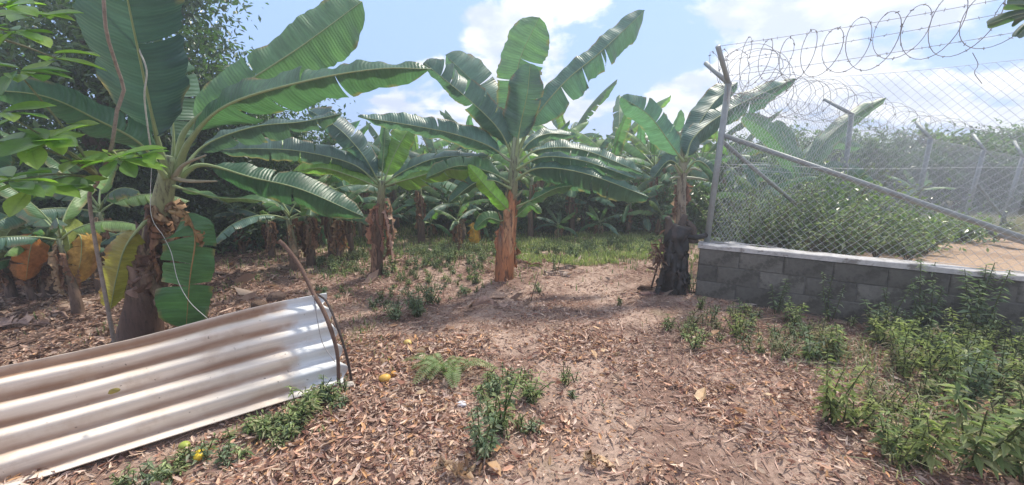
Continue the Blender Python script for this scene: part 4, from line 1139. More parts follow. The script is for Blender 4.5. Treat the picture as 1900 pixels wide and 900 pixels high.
for k, (u, Y, h, lab) in enumerate([(1395, 5.3, .75, 'tangled scrub stem nearest the corner post inside the yard'), (1450, 5.2, .8, 'leggy scrub just right of the short brace foot'), (1495, 5.0, .85, 'tall pale scrub left of the first slim post'),
        (1545, 5.2, .95, 'scrub shoots directly in front of the first slim post'), (1590, 4.9, .75, 'scrub under the long brace right of the first slim post'), (1640, 5.0, .6, 'thin scrub under the middle of the long brace'),
        (1685, 5.4, .5, 'short scrub near the foot of the second slim post'), (1730, 5.6, .55, 'pale scrub between the second and third slim posts'), (1425, 6.0, 1.1, 'tall scrub behind the short brace'), (1500, 6.1, 1.15, 'tallest scrub behind the first slim post bay'),
        (1600, 6.0, 1.0, 'tall scrub behind the long brace'), (1660, 6.4, .9, 'scrub just left of the second slim post'), (1370, 5.6, 1.0, 'scrub directly behind the corner post'), (1745, 6.6, .6, 'scrub right of the second slim post'), (1410, 5.0, 1.0, 'tall scrub spray against the mesh by the corner post'), (1530, 6.6, 1.35, 'tallest leggy scrub rising behind the first slim post'), (1465, 6.6, 1.3, 'tall leggy scrub left of the first slim post'), (1800, 7.2, .5, 'pale scrub in front of the braced post'), (1860, 7.6, .5, 'pale scrub beside the fat grey pipe'), (1560, 4.7, .55, 'low scrub hugging the wall under the long brace'), (1480, 4.9, .5, 'low scrub hugging the wall near the short brace'), (1700, 4.9, .35, 'lowest scrub hugging the wall in the middle')]):
    x = P(u, 400, Y)[0]; z = yard_z(x, Y); t = thing('scrub_plant', lab, 'scrub', (x, Y, z), 'scrub inside the fenced yard')
    WCs = [(.20, .25, .14), (.14, .20, .10), (.28, .31, .20), (.09, .14, .07)]
    g1, g2 = weed((x, Y, z), h, 13, .10, WCs, 1500 + k, spread=.75, dens=55, lf_aspect=.4, stem_c=(.2, .17, .13)); part('foliage', g1, M['weed'], t, smooth=False); part('stems', g2, M['weed'], t)

# ------------------------------------------------------------------ near broad-leaved tree branch (left)
BROAD = []
for k in range(4):
    g = Geo(); n = 9; s = np.linspace(0, 1, n); L = 1.0
    w = 0.24 * np.sin(np.clip(s * 1.02, 0, 1) ** 1.35 * math.pi) ** 0.7 + 0.002
    mid = np.stack([s, 0 * s, -0.18 * s ** 2 + 0.05 * s], 1)
    v = []; q = []
    for j, f in enumerate((-1, -.5, 0, .5, 1)):
        v.append(mid + np.stack([0 * s, f * w, -abs(f) * -w * .28 + .01 * np.sin(s * 9 + k) * abs(f)], 1))
    v = np.array(v).reshape(-1, 3)
    q = [[j * n + i, j * n + i + 1, (j + 1) * n + i + 1, (j + 1) * n + i] for j in range(4) for i in range(n - 1)]
    c = [(0.16, 0.27, 0.06), (0.24, 0.34, 0.09), (0.11, 0.20, 0.06), (0.06, 0.12, 0.045)][k]
    g.add(v, q, c=c); tube(g, mid - [0, 0, .004], np.linspace(.012, .004, n), 5, c=(0.2, .28, .08))
    BROAD.append(g.mesh('leaf', M['glossy'], True))


def rosette(root, c, n, size, r, kinds=(0, 1, 2), tilt=0.15, lean=0.38):
    for k in range(n):
        o = link('leaf', BROAD[kinds[r.integers(0, len(kinds))]], root)
        a = k * 2.4 + r.uniform(-.4, .4)
        o.location = tuple(np.array(c) - np.array(root.location) + r.normal(0, .015, 3))
        s = size * r.uniform(.7, 1.15); o.scale = (s, s, s)
        o.rotation_euler = Euler((r.uniform(-.35, .35), tilt + r.uniform(-.3, .3), a)).to_matrix().to_4x4().to_euler() if False else (Matrix.Rotation(lean, 3, 'X') @ Euler((r.uniform(-.35, .35), tilt + r.uniform(-.3, .3), a)).to_matrix()).to_euler()


r9 = np.random.default_rng(77)
base = P(168, 392, 2.9); base = np.array([base[0] - .05, base[1], 0.0])
br = thing('broadleaf_sapling', 'glossy broad-leaved sapling in front of the big banana plant at left', 'sapling', base)
stem_pts = [base, P(168, 392, 2.85), P(180, 340, 2.75), P(205, 280, 2.65), P(218, 200, 2.6), P(230, 168, 2.6), P(212, 110, 2.5), P(196, 50, 2.4), P(190, -60, 2.3)]
g = Geo(); tube(g, catmull(stem_pts, 40), np.linspace(.014, .008, 40), 8, c=(0.26, .22, .19)); part('stem', g, M['bark'], br)
cl = [((150, 300, 2.6), 7, .2), ((30, 130, 2.3), 6, .2), ((120, 240, 2.7), 6, .17), ((222, 296, 2.62), 9, .22), ((262, 290, 2.7), 6, .17), ((95, 262, 2.35), 8, .24), ((40, 262, 2.3), 8, .22), ((60, 345, 2.35), 8, .24), ((120, 345, 2.5), 6, .2), ((15, 215, 2.2), 6, .2), ((20, 335, 2.2), 7, .24)]
for (c3, n, sz) in cl:
    cpt = P(*c3)
    g = Geo(); st = P(205, 285, 2.66) if c3[0] > 180 else P(185, 330, 2.73)
    tube(g, catmull([st, (st + cpt) / 2 + [0, 0, .03], cpt], 12), np.linspace(.009, .004, 12), 6, c=(0.2, .22, .12)); part('twig', g, M['bark'], br)
    rosette(br, cpt, n, sz, r9, tilt=.05)
base2 = np.array([-2.9, 1.5, 0.0])
br2 = thing('broadleaf_branch', 'overhanging branch of pale broad leaves at the top left edge', 'branch', (-2.9, 1.5, 2.6))
for (c3, n, sz) in [((25, 60, 2.2), 8, .2), ((10, 10, 2.1), 7, .2), ((105, 108, 2.5), 4, .24), ((60, 30, 2.3), 5, .18)]:
    cpt = P(*c3); st = P(-120, 60, 2.2)
    g = Geo(); tube(g, catmull([st, (st + cpt) / 2 + [0, 0, .04], cpt], 12), np.linspace(.012, .004, 12), 6, c=(0.2, .2, .13)); part('twig', g, M['bark'], br2)
    rosette(br2, cpt, n, sz, r9, kinds=(0, 1), tilt=.05)
br3 = thing('broadleaf_branch', 'grey-green leaf tips hanging in at the top right corner', 'branch', tuple(P(1960, 10, 2.3)))
g = Geo(); tube(g, catmull([P(2050, -40, 2.3), P(1990, -5, 2.3), P(1930, 20, 2.3)], 10), np.linspace(.01, .005, 10), 6, c=(0.16, .15, .12)); part('twig', g, M['bark'], br3)
for (a, b, w) in [((1930, 18), (1832, 46), 9), ((1930, 15), (1868, 8), 9), ((1930, 25), (1884, 36), 11), ((1935, 28), (1886, 68), 8), ((1930, 10), (1895, -20), 9)]:
    hero_leaf(br3, [(a[0], a[1], 2.3), ((a[0] + b[0]) / 2, (a[1] + b[1]) / 2 - 3, 2.3), (b[0], b[1], 2.28)], w, w, .5, .5, .1, c=(0.05, .085, .06), n=12, rib=.003, material=M['glossy'], wave=.002, basef=.5)

# hanging liana and the pale cord on the big banana plant
g = Geo(); tube(g, catmull([P(245, -60, 2.9), P(252, 0, 2.9), P(258, 50, 2.9), P(256, 85, 2.9), P(272, 130, 2.9), P(268, 180, 2.9), P(276, 250, 2.95), P(280, 275, 2.98)], 40), .0055, 6, c=(0.42, .42, .38))
solo('liana', g, M['bark'], 'thin crooked liana hanging in front of the large dark leaf', 'vine', loc=P(280, 275, 2.98))
g = Geo(); tube(g, catmull([P(282, 290, 3.2), P(280, 395, 3.12), P(303, 438, 3.0), P(318, 470, 2.95), P(330, 520, 2.9), P(352, 560, 2.85), P(386, 592, 2.8)], 40), .0022, 5)
solo('pale_cord', g, M['cord'], 'thin pale cord looping down the big banana stem to the sheet', 'cord', loc=P(282, 395, 3.12))


# ------------------------------------------------------------------ black wrapped stump
sb = G(1248, 543); sb[2] = 0
t = thing('wrapped_stump', 'black plastic-wrapped gnarled stump at the end of the block wall', 'stump', sb)
p = catmull([sb, P(1246, 500, sb[1]), P(1254, 455, sb[1]), P(1262, 418, sb[1])], 26); s = np.linspace(0, 1, 26); th = np.arange(20) / 20 * 6.283
rn = 1 + .6 * (fbm(s[:, None] * 5, th[None] * 1.3, 4) - .5) + .5 * (vnoise(s[:, None] * 13, th[None] * 2.4, 8) - .5)
g = Geo(); tube(g, p, np.interp(s, [0, .1, .5, .8, 1], [.165, .14, .115, .145, .11]), 20, rn=rn); part('wrapping', g, M['black'], t)
for k, (u0, v0, u1, v1) in enumerate([(1242, 415, 1238, 402), (1264, 420, 1272, 398), (1285, 425, 1275, 412)]):
    g = Geo(); tube(g, catmull([P(u0, v0 + 25, sb[1]), P(u0, v0, sb[1]), P(u1, v1, sb[1])], 8), np.linspace(.06, .03, 8), 9, rn=1 + .3 * (vnoise(np.arange(8)[:, None] * 1.3, np.arange(9)[None] * 1., k) - .5), c=(.1, .08, .07)); part('snag', g, M['bark'], t)
for k in range(7):
    a = 3.6 + k * .42; d = np.array([math.cos(a), math.sin(a), 0]); rr = .16
    zt = random.uniform(.35, .72); zb = max(.03, zt - random.uniform(.25, .5)); c0 = p[8] * [1, 1, 0]
    mid = catmull([c0 + d * rr + [0, 0, zt], c0 + d * (rr + .03) + [0, 0, (zt + zb) / 2], c0 + d * (rr + .06) + [random.uniform(-.03, .03), 0, zb]], 14)
    e_ = np.tile([-d[1], d[0], 0], (14, 1)); g = Geo(); blade(g, mid, e_, -e_, np.full(14, .05), np.full(14, .05), (1, 1, 1), droop=.7, tearsL=(.4, .7), tearsR=(.5,), rag=.3, wave=.02, crumple=.012, M_=4, seed=40 + k)
    part('torn_flap', g, M['black'], t)
g = Geo(); tube(g, catmull([P(1270, 440, sb[1]), P(1295, 440, 4.55), P(1312, 436, 4.6)], 10), .03, 8, rn=1 + .3 * (vnoise(np.arange(10)[:, None] * 1.7, np.arange(8)[None], 3) - .5)); part('tie', g, M['black'], t)
g = Geo()
v, tr, c = leaf_cloud(P(1222, 470, 4.5), (.05, .05, .25), 60, .12, [(0.14, .08, .06), (.3, .22, .17)], 41, aspect=.3); g.add(v, t=tr, c=c)
part('dry_scrap', g, M['dry'], t, kind='stuff')
for k, (a, b) in enumerate([((1217, 545), (1232, 470)), ((1208, 535), (1228, 440))]):
    g = Geo(); A3, B3 = G(*a), P(b[0], b[1], 4.55); tube(g, catmull([A3, (A3 + B3) / 2 + [.02, 0, 0], B3], 10), .011, 6, c=(.12, .08, .065))
    solo('leaning_stick', g, M['bark'], ['thin dark stick leaning on the left side of the black stump', 'second thinner stick leaning behind it on the black stump'][k], 'stick', 'sticks on the black stump', loc=A3)
g = Geo(); c0 = G(1190, 538); rr = []
mid = catmull([c0 + [-.06, 0, .02], c0 + [0, .0, .06], c0 + [.09, 0, .05], c0 + [.16, .02, .02]], 14)
s0 = np.tile([0, 1.0, 0.1], (14, 1)); blade(g, mid, s0, -s0 + [0, 0, .3], np.full(14, .05), np.full(14, .05), (0.07, .04, .03), droop=.8, crumple=.004, seed=3)
solo('curled_husk', g, M['dry'], 'dark curled husk lying left of the black stump', 'husk', loc=c0)
g = Geo(); a, b = G(1188, 548), G(1300, 543); d = unit(b - a); box(g, (a + b) / 2 + [0, 0, .02], (np.linalg.norm(b - a), .07, .02), d, (-d[1], d[0], 0), (0, 0, 1), (0.15, .09, .08), bev=.004, jit=.003)
solo('flat_board', g, M['bark'], 'flat reddish board lying at the foot of the black stump', 'board', loc=a)
g = Geo(); c0 = G(1388, 572); mid = catmull([c0 + [-.1, .02, .03], c0 + [0, 0, .06], c0 + [.1, 0, .03]], 12); s0 = np.tile([0, 1.0, 0], (12, 1))
blade(g, mid, s0 + [0, 0, .2], -s0 + [0, 0, .2], np.full(12, .05), np.full(12, .05), (0.35, .3, .28), droop=.7, seed=4)
solo('curled_husk', g, M['dry'], 'pale curled husk lying in the weeds before the block wall', 'husk', loc=c0)


# ------------------------------------------------------------------ corrugated sheet and its stakes
def sheet_material():
    m = bpy.data.materials.new('corrugated_sheet'); m.use_nodes = True
    n, l = m.node_tree.nodes, m.node_tree.links; bs = n['Principled BSDF']
    bs.inputs['Roughness'].default_value = .7; bs.inputs['Specular IOR Level'].default_value = .22
    uv = nd(n, 'ShaderNodeUVMap'); sx = nd(n, 'ShaderNodeSeparateXYZ'); l.new(uv.outputs[0], sx.inputs[0])
    mpn = nd(n, 'ShaderNodeMapping'); mpn.inputs['Scale'].default_value = (2.2, 9, 1); l.new(uv.outputs[0], mpn.inputs[0])
    a = nd(n, 'ShaderNodeTexNoise', i_Scale=1.0, i_Detail=7.0, i_Roughness=.6); l.new(mpn.outputs[0], a.inputs['Vector'])
    mpb = nd(n, 'ShaderNodeMapping'); mpb.inputs['Scale'].default_value = (1.2, 30, 1); l.new(uv.outputs[0], mpb.inputs[0])
    b = nd(n, 'ShaderNodeTexNoise', i_Scale=1.0, i_Detail=6.0, i_Roughness=.65); l.new(mpb.outputs[0], b.inputs['Vector'])
    # stain held in the valleys (attribute), ending about 0.35 m short of the right end
    at = nd(n, 'ShaderNodeAttribute', attribute_name='Col'); sc_ = nd(n, 'ShaderNodeSeparateColor'); l.new(at.outputs['Color'], sc_.inputs[0])
    ad = nd(n, 'ShaderNodeMath', operation='MULTIPLY_ADD'); ad.inputs[1].default_value = 1.0
    l.new(sc_.outputs[0], ad.inputs[0]); l.new(a.outputs['Fac'], ad.inputs[2])
    r1 = nd(n, 'ShaderNodeMapRange', interpolation_type='SMOOTHSTEP'); r1.inputs['From Min'].default_value = .60; r1.inputs['From Max'].default_value = 1.5
    l.new(ad.outputs[0], r1.inputs['Value'])
    # end mask
    xn = nd(n, 'ShaderNodeTexNoise', i_Scale=6.0, i_Detail=3.0); l.new(uv.outputs[0], xn.inputs['Vector'])
    xa = nd(n, 'ShaderNodeMath', operation='MULTIPLY_ADD'); xa.inputs[1].default_value = .35; l.new(xn.outputs['Fac'], xa.inputs[0]); l.new(sx.outputs['X'], xa.inputs[2])
    r2 = nd(n, 'ShaderNodeMapRange', interpolation_type='SMOOTHSTEP'); r2.inputs['From Min'].default_value = .40; r2.inputs['From Max'].default_value = .56
    l.new(xa.outputs[0], r2.inputs['Value'])
    mu = nd(n, 'ShaderNodeMath', operation='MULTIPLY'); l.new(r1.outputs[0], mu.inputs[0]); l.new(r2.outputs[0], mu.inputs[1])
    base = nd(n, 'ShaderNodeMix', data_type='RGBA'); base.inputs['A'].default_value = (.63, .65, .66, 1); base.inputs['B'].default_value = (.74, .66, .57, 1)
    l.new(r2.outputs[0], base.inputs['Factor'])
    m1 = nd(n, 'ShaderNodeMix', data_type='RGBA'); m1.inputs['B'].default_value = (.30, .18, .115, 1)
    l.new(mu.outputs[0], m1.inputs['Factor']); l.new(base.outputs['Result'], m1.inputs['A'])
    r3 = nd(n, 'ShaderNodeMapRange'); r3.inputs['From Min'].default_value = .3; r3.inputs['From Max'].default_value = .7; r3.inputs['To Min'].default_value = .8; r3.inputs['To Max'].default_value = 1.12
    l.new(b.outputs['Fac'], r3.inputs['Value'])
    sc2 = nd(n, 'ShaderNodeVectorMath', operation='SCALE'); l.new(m1.outputs['Result'], sc2.inputs[0]); l.new(r3.outputs[0], sc2.inputs['Scale'])
    # fine dirt specks and a blotchy wash
    sp_ = nd(n, 'ShaderNodeTexNoise', i_Scale=34.0, i_Detail=2.0); l.new(uv.outputs[0], sp_.inputs['Vector'])
    sr_ = nd(n, 'ShaderNodeMapRange'); sr_.inputs['From Min'].default_value = .70; sr_.inputs['From Max'].default_value = .76; sr_.inputs['To Max'].default_value = .75; l.new(sp_.outputs['Fac'], sr_.inputs['Value'])
    wa = nd(n, 'ShaderNodeTexNoise', i_Scale=3.2, i_Detail=7.0, i_Roughness=.7); l.new(uv.outputs[0], wa.inputs['Vector'])
    wr_ = nd(n, 'ShaderNodeMapRange', interpolation_type='SMOOTHSTEP'); wr_.inputs['From Min'].default_value = .48; wr_.inputs['From Max'].default_value = .68; wr_.inputs['To Max'].default_value = .5; l.new(wa.outputs['Fac'], wr_.inputs['Value'])
    x1 = nd(n, 'ShaderNodeMix', data_type='RGBA'); x1.inputs['B'].default_value = (.44, .32, .23, 1); l.new(wr_.outputs[0], x1.inputs['Factor']); l.new(sc2.outputs[0], x1.inputs['A'])
    x2 = nd(n, 'ShaderNodeMix', data_type='RGBA'); x2.inputs['B'].default_value = (.10, .07, .05, 1); l.new(sr_.outputs[0], x2.inputs['Factor']); l.new(x1.outputs['Result'], x2.inputs['A'])
    l.new(x2.outputs['Result'], bs.inputs['Base Color'])
    bp = nd(n, 'ShaderNodeBump'); bp.inputs['Strength'].default_value = .15; bp.inputs['Distance'].default_value = .01; l.new(b.outputs['Fac'], bp.inputs['Height']); l.new(bp.outputs[0], bs.inputs['Normal'])
    return m


SB = G(645, 708); SBL = G(20, 905)
ST = P(602, 546, 2.86); STL = P(0, 680, 1.98)
# extend past the left edge
e1 = SBL + (SBL - SB) * .35; e2 = STL + (STL - ST) * .35
sh = thing('corrugated_sheet', 'long rust-streaked pale corrugated roofing sheet standing on its edge', 'roofing sheet', SB)
nu, nv = 90, 110
g = Geo(); V = []; Cc = []; UV = []
along = np.linspace(0, 1, nu); Ln = np.linalg.norm(e1 - SB)
for i, a in enumerate(along):
    bt = SB + (e1 - SB) * a; tp = ST + (e2 - ST) * a
    hgt = np.linalg.norm(tp - bt)
    nrm = unit(np.cross(tp - bt, e1 - SB)); nrm = nrm if nrm[1] < 0 else -nrm
    for j in range(nv):
        h = j / (nv - 1)
        w = math.sin(h * 4.7 * 2 * math.pi + 2.0)
        rag = (0.022 * math.cos(h * 4.7 * 2 * math.pi + 2.2) + .02 * (vnoise(h * 17, 2.0) - .5)) * max(0, 1 - a * 30)
        dent = .022 * (float(fbm(a * 7, h * 3.5, 6)) - .5) + .014 * math.exp(-((a - .13) / .03) ** 2) * (float(vnoise(h * 6, 4.4)) - .5)
        p = bt + (tp - bt) * h + nrm * (.028 * w + .02 * math.sin(a * 5 + h) + dent) - unit(e1 - SB) * rag
        edge_sag = .012 * math.sin(a * 9) * (1 if j == nv - 1 else h)
        V.append(p + [0, 0, edge_sag]); st = (.5 - .5 * w) ** 2 * .8 + .3 * h ** 3; Cc.append((st, st, st)); UV.append((a * Ln, h * hgt))
q = [[i * nv + j, i * nv + j + 1, (i + 1) * nv + j + 1, (i + 1) * nv + j] for i in range(nu - 1) for j in range(nv - 1)]
g.add(V, q, c=np.array(Cc), uv=np.array(UV))
o = part('sheet', g, sheet_material(), sh)
md = o.modifiers.new('thickness', 'SOLIDIFY'); md.thickness = .006
sdir = unit(SB - e1)


def stick(name, label, pts, r0, r1, c, cat='stick', knots=True, group=None):
    p = catmull(pts, 26); rn = 1 + .22 * (vnoise(np.arange(26)[:, None] * .7, np.arange(8)[None] * .9, len(label)) - .5)
    g = Geo(); tube(g, p, np.linspace(r0, r1, 26), 8, c=c, rn=rn)
    return solo(name, g, M['bark'], label, cat, group, loc=pts[0])


stick('stake', 'crooked brown stake propping the end of the corrugated sheet', [G(632, 712) + [0, -.03, 0], P(625, 650, 2.58), P(604, 585, 2.62), P(582, 545, 2.75), P(555, 492, 2.85), P(530, 458, 2.9), P(517, 447, 2.9)], .013, .017, (.14, .09, .07), group='stakes holding the sheet')
stick('stake', 'thin dark stake at the very end of the corrugated sheet', [G(656, 705) + [0, -.03, 0], P(642, 655, 2.58), P(622, 595, 2.62), P(606, 560, 2.72), P(588, 545, 2.84)], .010, .008, (.07, .055, .05), group='stakes holding the sheet')
g = Geo(); tube(g, catmull([P(582, 548, 2.72), P(590, 600, 2.66), P(600, 640, 2.62), P(622, 672, 2.58)], 18), .0028, 5, c=(.1, .1, .1)); solo('tie_wire', g, M['barb'], 'thin dark wire tying the stakes to the corrugated sheet', 'wire', loc=P(582, 548, 2.72))
# dry leaves resting on the sheet
for k, (u, v, lab) in enumerate([(212, 727, 'olive dry leaf stuck on the middle of the corrugated sheet'), (364, 745, 'yellow-brown curled leaf stuck low on the corrugated sheet')]):
    a = P(u - 12, v + 5, 2.02 + .1 * k); 
    f = (u - 20) / 625; Y = 1.67 + (2.61 - 1.67) * f + .02
    mid = catmull([P(u - 12, v + 3, Y), P(u, v - 2, Y - .01), P(u + 12, v - 4, Y)], 10); s0, n0 = view_dirs(mid)
    g = Geo(); blade(g, mid, s0, -s0, np.full(10, .015), np.full(10, .015), (.28, .24, .07), droop=.4, seed=k, M_=3, wave=.002); solo('fallen_leaf', g, M['litter'], lab, 'leaf', 'leaves on the corrugated sheet', loc=mid[0])


# ------------------------------------------------------------------ fallen fruit, stones, sticks
def fruit(u, v, r, c, lab, group='fallen mangoes'):
    b = G(u, v); z = float(gz(b[0], b[1])); n, m = 12, 16; V = []
    for i in range(n):
        ph = math.pi * i / (n - 1)
        for j in range(m):
            th = 2 * math.pi * j / m; x = math.cos(ph) * 1.22; rr = math.sin(ph) * (1 + .12 * math.cos(ph))
            V.append((x * r, rr * math.cos(th) * r * 1.0 + .1 * r * x * x, rr * math.sin(th) * r * .86))
    V = np.array(V); a = random.uniform(0, 3); R = np.array([[math.cos(a), -math.sin(a), 0], [math.sin(a), math.cos(a), 0], [0, 0, 1]])
    V = V @ R.T + [b[0], b[1], z + r * .78]
    q = [[i * m + j, i * m + (j + 1) % m, (i + 1) * m + (j + 1) % m, (i + 1) * m + j] for i in range(n - 1) for j in range(m)]
    t = thing('mango', lab, 'fruit', (b[0], b[1], z), group)
    g = Geo(); g.add(V, q, c=c); part('flesh', g, M['mango'], t)
    e = V[0]; d = unit(V[0] - V[-1]); g = Geo(); tube(g, [e - d * .003, e + d * r * .22], r * .09, 5, c=(.1, .07, .04)); part('stalk', g, M['bark'], t)


fruit(371, 846, .030, (.72, .50, .03), 'bright yellow fallen mango in the litter before the sheet')
fruit(343, 826, .026, (.30, .36, .07), 'greenish fallen mango beside the bright yellow one')
fruit(714, 706, .036, (.60, .36, .08), 'orange-yellow fallen mango right of the sheet end')
fruit(757, 637, .032, (.58, .42, .14), 'pale yellow fallen mango near the fern patch')
fruit(730, 695, .024, (.50, .25, .06), 'small overripe mango just beyond the orange-yellow one')


def stone(u, v, r, c, lab, name='stone', cat='stone', flat=.55):
    b = G(u, v); z = float(gz(b[0], b[1])); n, m = 9, 12; i, j = np.meshgrid(np.arange(n), np.arange(m), indexing='ij'); ph = math.pi * i / (n - 1); th = 2 * math.pi * j / m
    k = 1 + .5 * (vnoise(np.cos(th) * np.sin(ph) * 1.6 + 5 + u, np.sin(th) * np.sin(ph) * 1.6 + np.cos(ph) * 1.3 + 9, u) - .5)
    V = np.stack([np.sin(ph) * np.cos(th) * r * k, np.sin(ph) * np.sin(th) * r * k * .8, np.cos(ph) * r * flat * k], -1).reshape(-1, 3) + [b[0], b[1], z + r * flat * .6]
    q = [[a * m + e, a * m + (e + 1) % m, (a + 1) * m + (e + 1) % m, (a + 1) * m + e] for a in range(n - 1) for e in range(m)]
    g = Geo(); g.add(V, q, c=c); solo(name, g, M['stone'], lab, cat, loc=(b[0], b[1], z), smooth=False)


for k, (u, v, L, c_, lab) in enumerate([(905, 572, .42, (.42, .30, .25), 'pale crumpled banana leaf on the ground below the central plant'), (1035, 512, .40, (.40, .32, .27), 'dry banana leaf lying right of the central stem'),
        (975, 500, .45, (.30, .2, .16), 'brown dry leaf beside the foot of the central stem'), (1110, 868, .16, (.58, .42, .27), 'broad pale dry leaf at the bottom centre'), (840, 890, .22, (.50, .36, .24), 'curled pale leaf at the bottom edge left of centre'),
        (1050, 500, .35, (.34, .26, .21), 'grey-brown dry leaf in the tuft right of the central stem'), (40, 612, .5, (.38, .28, .24), 'pale dry leaf on the dark ground at the far left'), (110, 590, .4, (.32, .22, .18), 'dry leaf under the orange dying leaf'), (745, 500, .4, (.42, .28, .22), 'dry leaf right of the skirted stem')]):
    b = G(u, v); z = float(gz(b[0], b[1])); a = random.uniform(-.5, .5) + (3.14 if k % 2 else 0); d = np.array([math.cos(a), math.sin(a), 0]); b = np.array([b[0], b[1], z])
    t = thing('fallen_leaf', lab, 'dry leaf', b, 'larger dry leaves on the ground')
    dry_leaf(t, [b - d * L * .5 + [0, 0, .03], b - d * L * .1 + [0, .02, .06], b + d * L * .2 + [0, 0, .04], b + d * L * .5 + [0, 0, .05]], L * .13, c_, seed=700 + k, name='blade')
stone(645, 718, .045, (.45, .40, .36), 'pale stone at the foot of the two stakes')
stone(857, 750, .035, (.62, .62, .66), 'small whitish stone among the weeds in the foreground')
stone(515, 560, .11, (.10, .07, .06), 'dark clod of earth behind the top of the sheet', 'clod', 'clod')
stone(480, 572, .08, (.12, .08, .06), 'smaller dark clod left of the larger clod', 'clod', 'clod')

for k, (a, b, r, c, lab) in enumerate([((380, 508), (416, 535), .012, (.06, .045, .04), 'short dark stick slanting behind the hanging green leaf'), ((1352, 605), (1480, 590), .009, (.22, .16, .12), 'thin twig lying in the weeds below the wall'),
                                       ((1280, 660), (1365, 645), .008, (.2, .14, .1), 'thin twig on the bare earth right of the path'), ((985, 560), (1000, 505), .006, (.12, .09, .06), 'short upright twig right of the central stem')]):
    A3 = G(*a); B3 = G(*b) + [0, 0, .02]
    if k in (0, 3): B3 = P(b[0], b[1], A3[1])
    stick('twig', lab, [A3 + [0, 0, .01], (A3 + B3) / 2 + [0, 0, .02], B3], r, r * .5, c)


# ------------------------------------------------------------------ ground cover made of many pieces
def in_wall(x, y):     # beyond the near wall
    return ((x - W0[0]) * -WN[0] + (y - W0[1]) * -WN[1]) > -0.1


def behind(x, y, m=-.1):
    d = (x - W0[0]) * (-WN[0]) + (y - W0[1]) * (-WN[1]); s = (x - W0[0]) * WD[0] + (y - W0[1]) * WD[1]
    return (d > m) & (s > -.15) & (s * 0 + (x - W0[0]) * FD[1] - (y - W0[1]) * FD[0] > -.1)


def scatter_leaves(x, y, size, cols, seed, aspect=.4, tilt=.45, curl=.35, lift=.012):
    r = np.random.default_rng(seed); n = len(x)
    p = np.stack([x, y, gz(x, y) + r.uniform(0.002, lift, n)], 1)
    a = r.uniform(0, 6.28, n); d = np.stack([np.cos(a), np.sin(a), r.normal(0, tilt * .5, n)], 1); d = unit(d)
    nrm = unit(np.stack([r.normal(0, tilt, n), r.normal(0, tilt, n), np.ones(n)], 1)); w = unit(np.cross(d, nrm)); nn = np.cross(w, d)
    L = size * (.45 + 1.1 * r.uniform(0, 1, (n, 1)) ** 2.0); W = L * aspect * r.uniform(.4, 1.6, (n, 1)); cu = curl * r.normal(0, 1, (n, 1))
    fo = r.uniform(-.1, .6, (n, 1))
    cu = np.clip(cu * 1.6, -.95, .95)
    b = p - d * L * .5 + nn * abs(cu) * L * .3; t = p + d * L * .5 + nn * cu * L * .35 + w * cu * L * .12
    k1, k2 = r.uniform(.7, 1.1, (n, 1)), r.uniform(.55, 1.0, (n, 1))
    q1, q2 = p - d * L * .2, p + d * L * .18
    A_ = [b, q1 + w * W * .5 * k1 + nn * W * fo, q2 + w * W * .5 * k2 + nn * (W * fo + cu * L * .1), t, q2 - w * W * .5 * k2 + nn * (W * fo * .6 + cu * L * .1), q1 - w * W * .5 * k1 + nn * W * fo * .7, q1, q2 + nn * cu * L * .08]
    v = np.stack(A_, 1).reshape(-1, 3); i = np.arange(n)[:, None] * 8
    tr = np.concatenate([i + x for x in ([0, 1, 6], [1, 2, 7], [1, 7, 6], [2, 3, 7], [3, 4, 7], [4, 5, 6], [4, 6, 7], [5, 0, 6])], 0)
    cols = np.array(cols, float); c = cols[r.integers(0, len(cols), n)] * r.uniform(.6, 1.35, (n, 1))
    return v, tr, np.repeat(c, 8, 0)


def world_pts(n, x0, x1, y0, y1, seed, dens=None, power=1.0):
    r = np.random.default_rng(seed); y = y0 + (y1 - y0) * r.uniform(0, 1, n) ** power; x = r.uniform(x0, x1, n)
    keep = (abs(x) < y * 1.55 + .6) & ~behind(x, y)
    if dens is not None: keep &= r.uniform(0, 1, n) < dens(x, y)
    return x[keep], y[keep]


def path_mask(x, y):    # bare trodden earth running from the right foreground to the gap by the stump
    cx = 1.25 + .22 * (y - 2.0) - .02 * (y - 2) ** 2
    return np.exp(-((x - cx) / (.55 + .05 * y)) ** 2)


def litter_dens(x, y):
    d = np.clip(fbm(x * 1.5, y * 1.5, 31) * 4.0 - 1.2, .13, 1) * (1 - .88 * path_mask(x, y) * (fbm(x * 2.2, y * 2.2, 8) > .36))
    return np.clip(d, 0, 1)


BRIGHT = [(.50, .30, .21), (.42, .25, .18), (.54, .36, .25), (.28, .14, .10), (.60, .45, .34), (.20, .10, .075), (.50, .29, .15)]
DULL = [(.36, .24, .19), (.25, .15, .12), (.46, .34, .28), (.16, .09, .075), (.52, .40, .33)]
g = Geo()
x, y = world_pts(62000, -4.2, 4.6, 1.25, 3.4, 1, litter_dens)
v, tr, c = scatter_leaves(x, y, .052, BRIGHT + DULL + [(.55, .42, .34), (.48, .35, .29)], 3, aspect=.25, lift=.03); g.add(v, t=tr, c=c)
x, y = world_pts(52000, -6.5, 6, 2.8, 5.6, 2, litter_dens)
v, tr, c = scatter_leaves(x, y, .048, DULL * 2 + BRIGHT[:4], 4, aspect=.22); g.add(v, t=tr, c=c)
x, y = world_pts(16000, -9, 8, 5, 9.5, 5, lambda x, y: .6 * litter_dens(x, y))
v, tr, c = scatter_leaves(x, y, .08, DULL, 6, aspect=.35); g.add(v, t=tr, c=c)
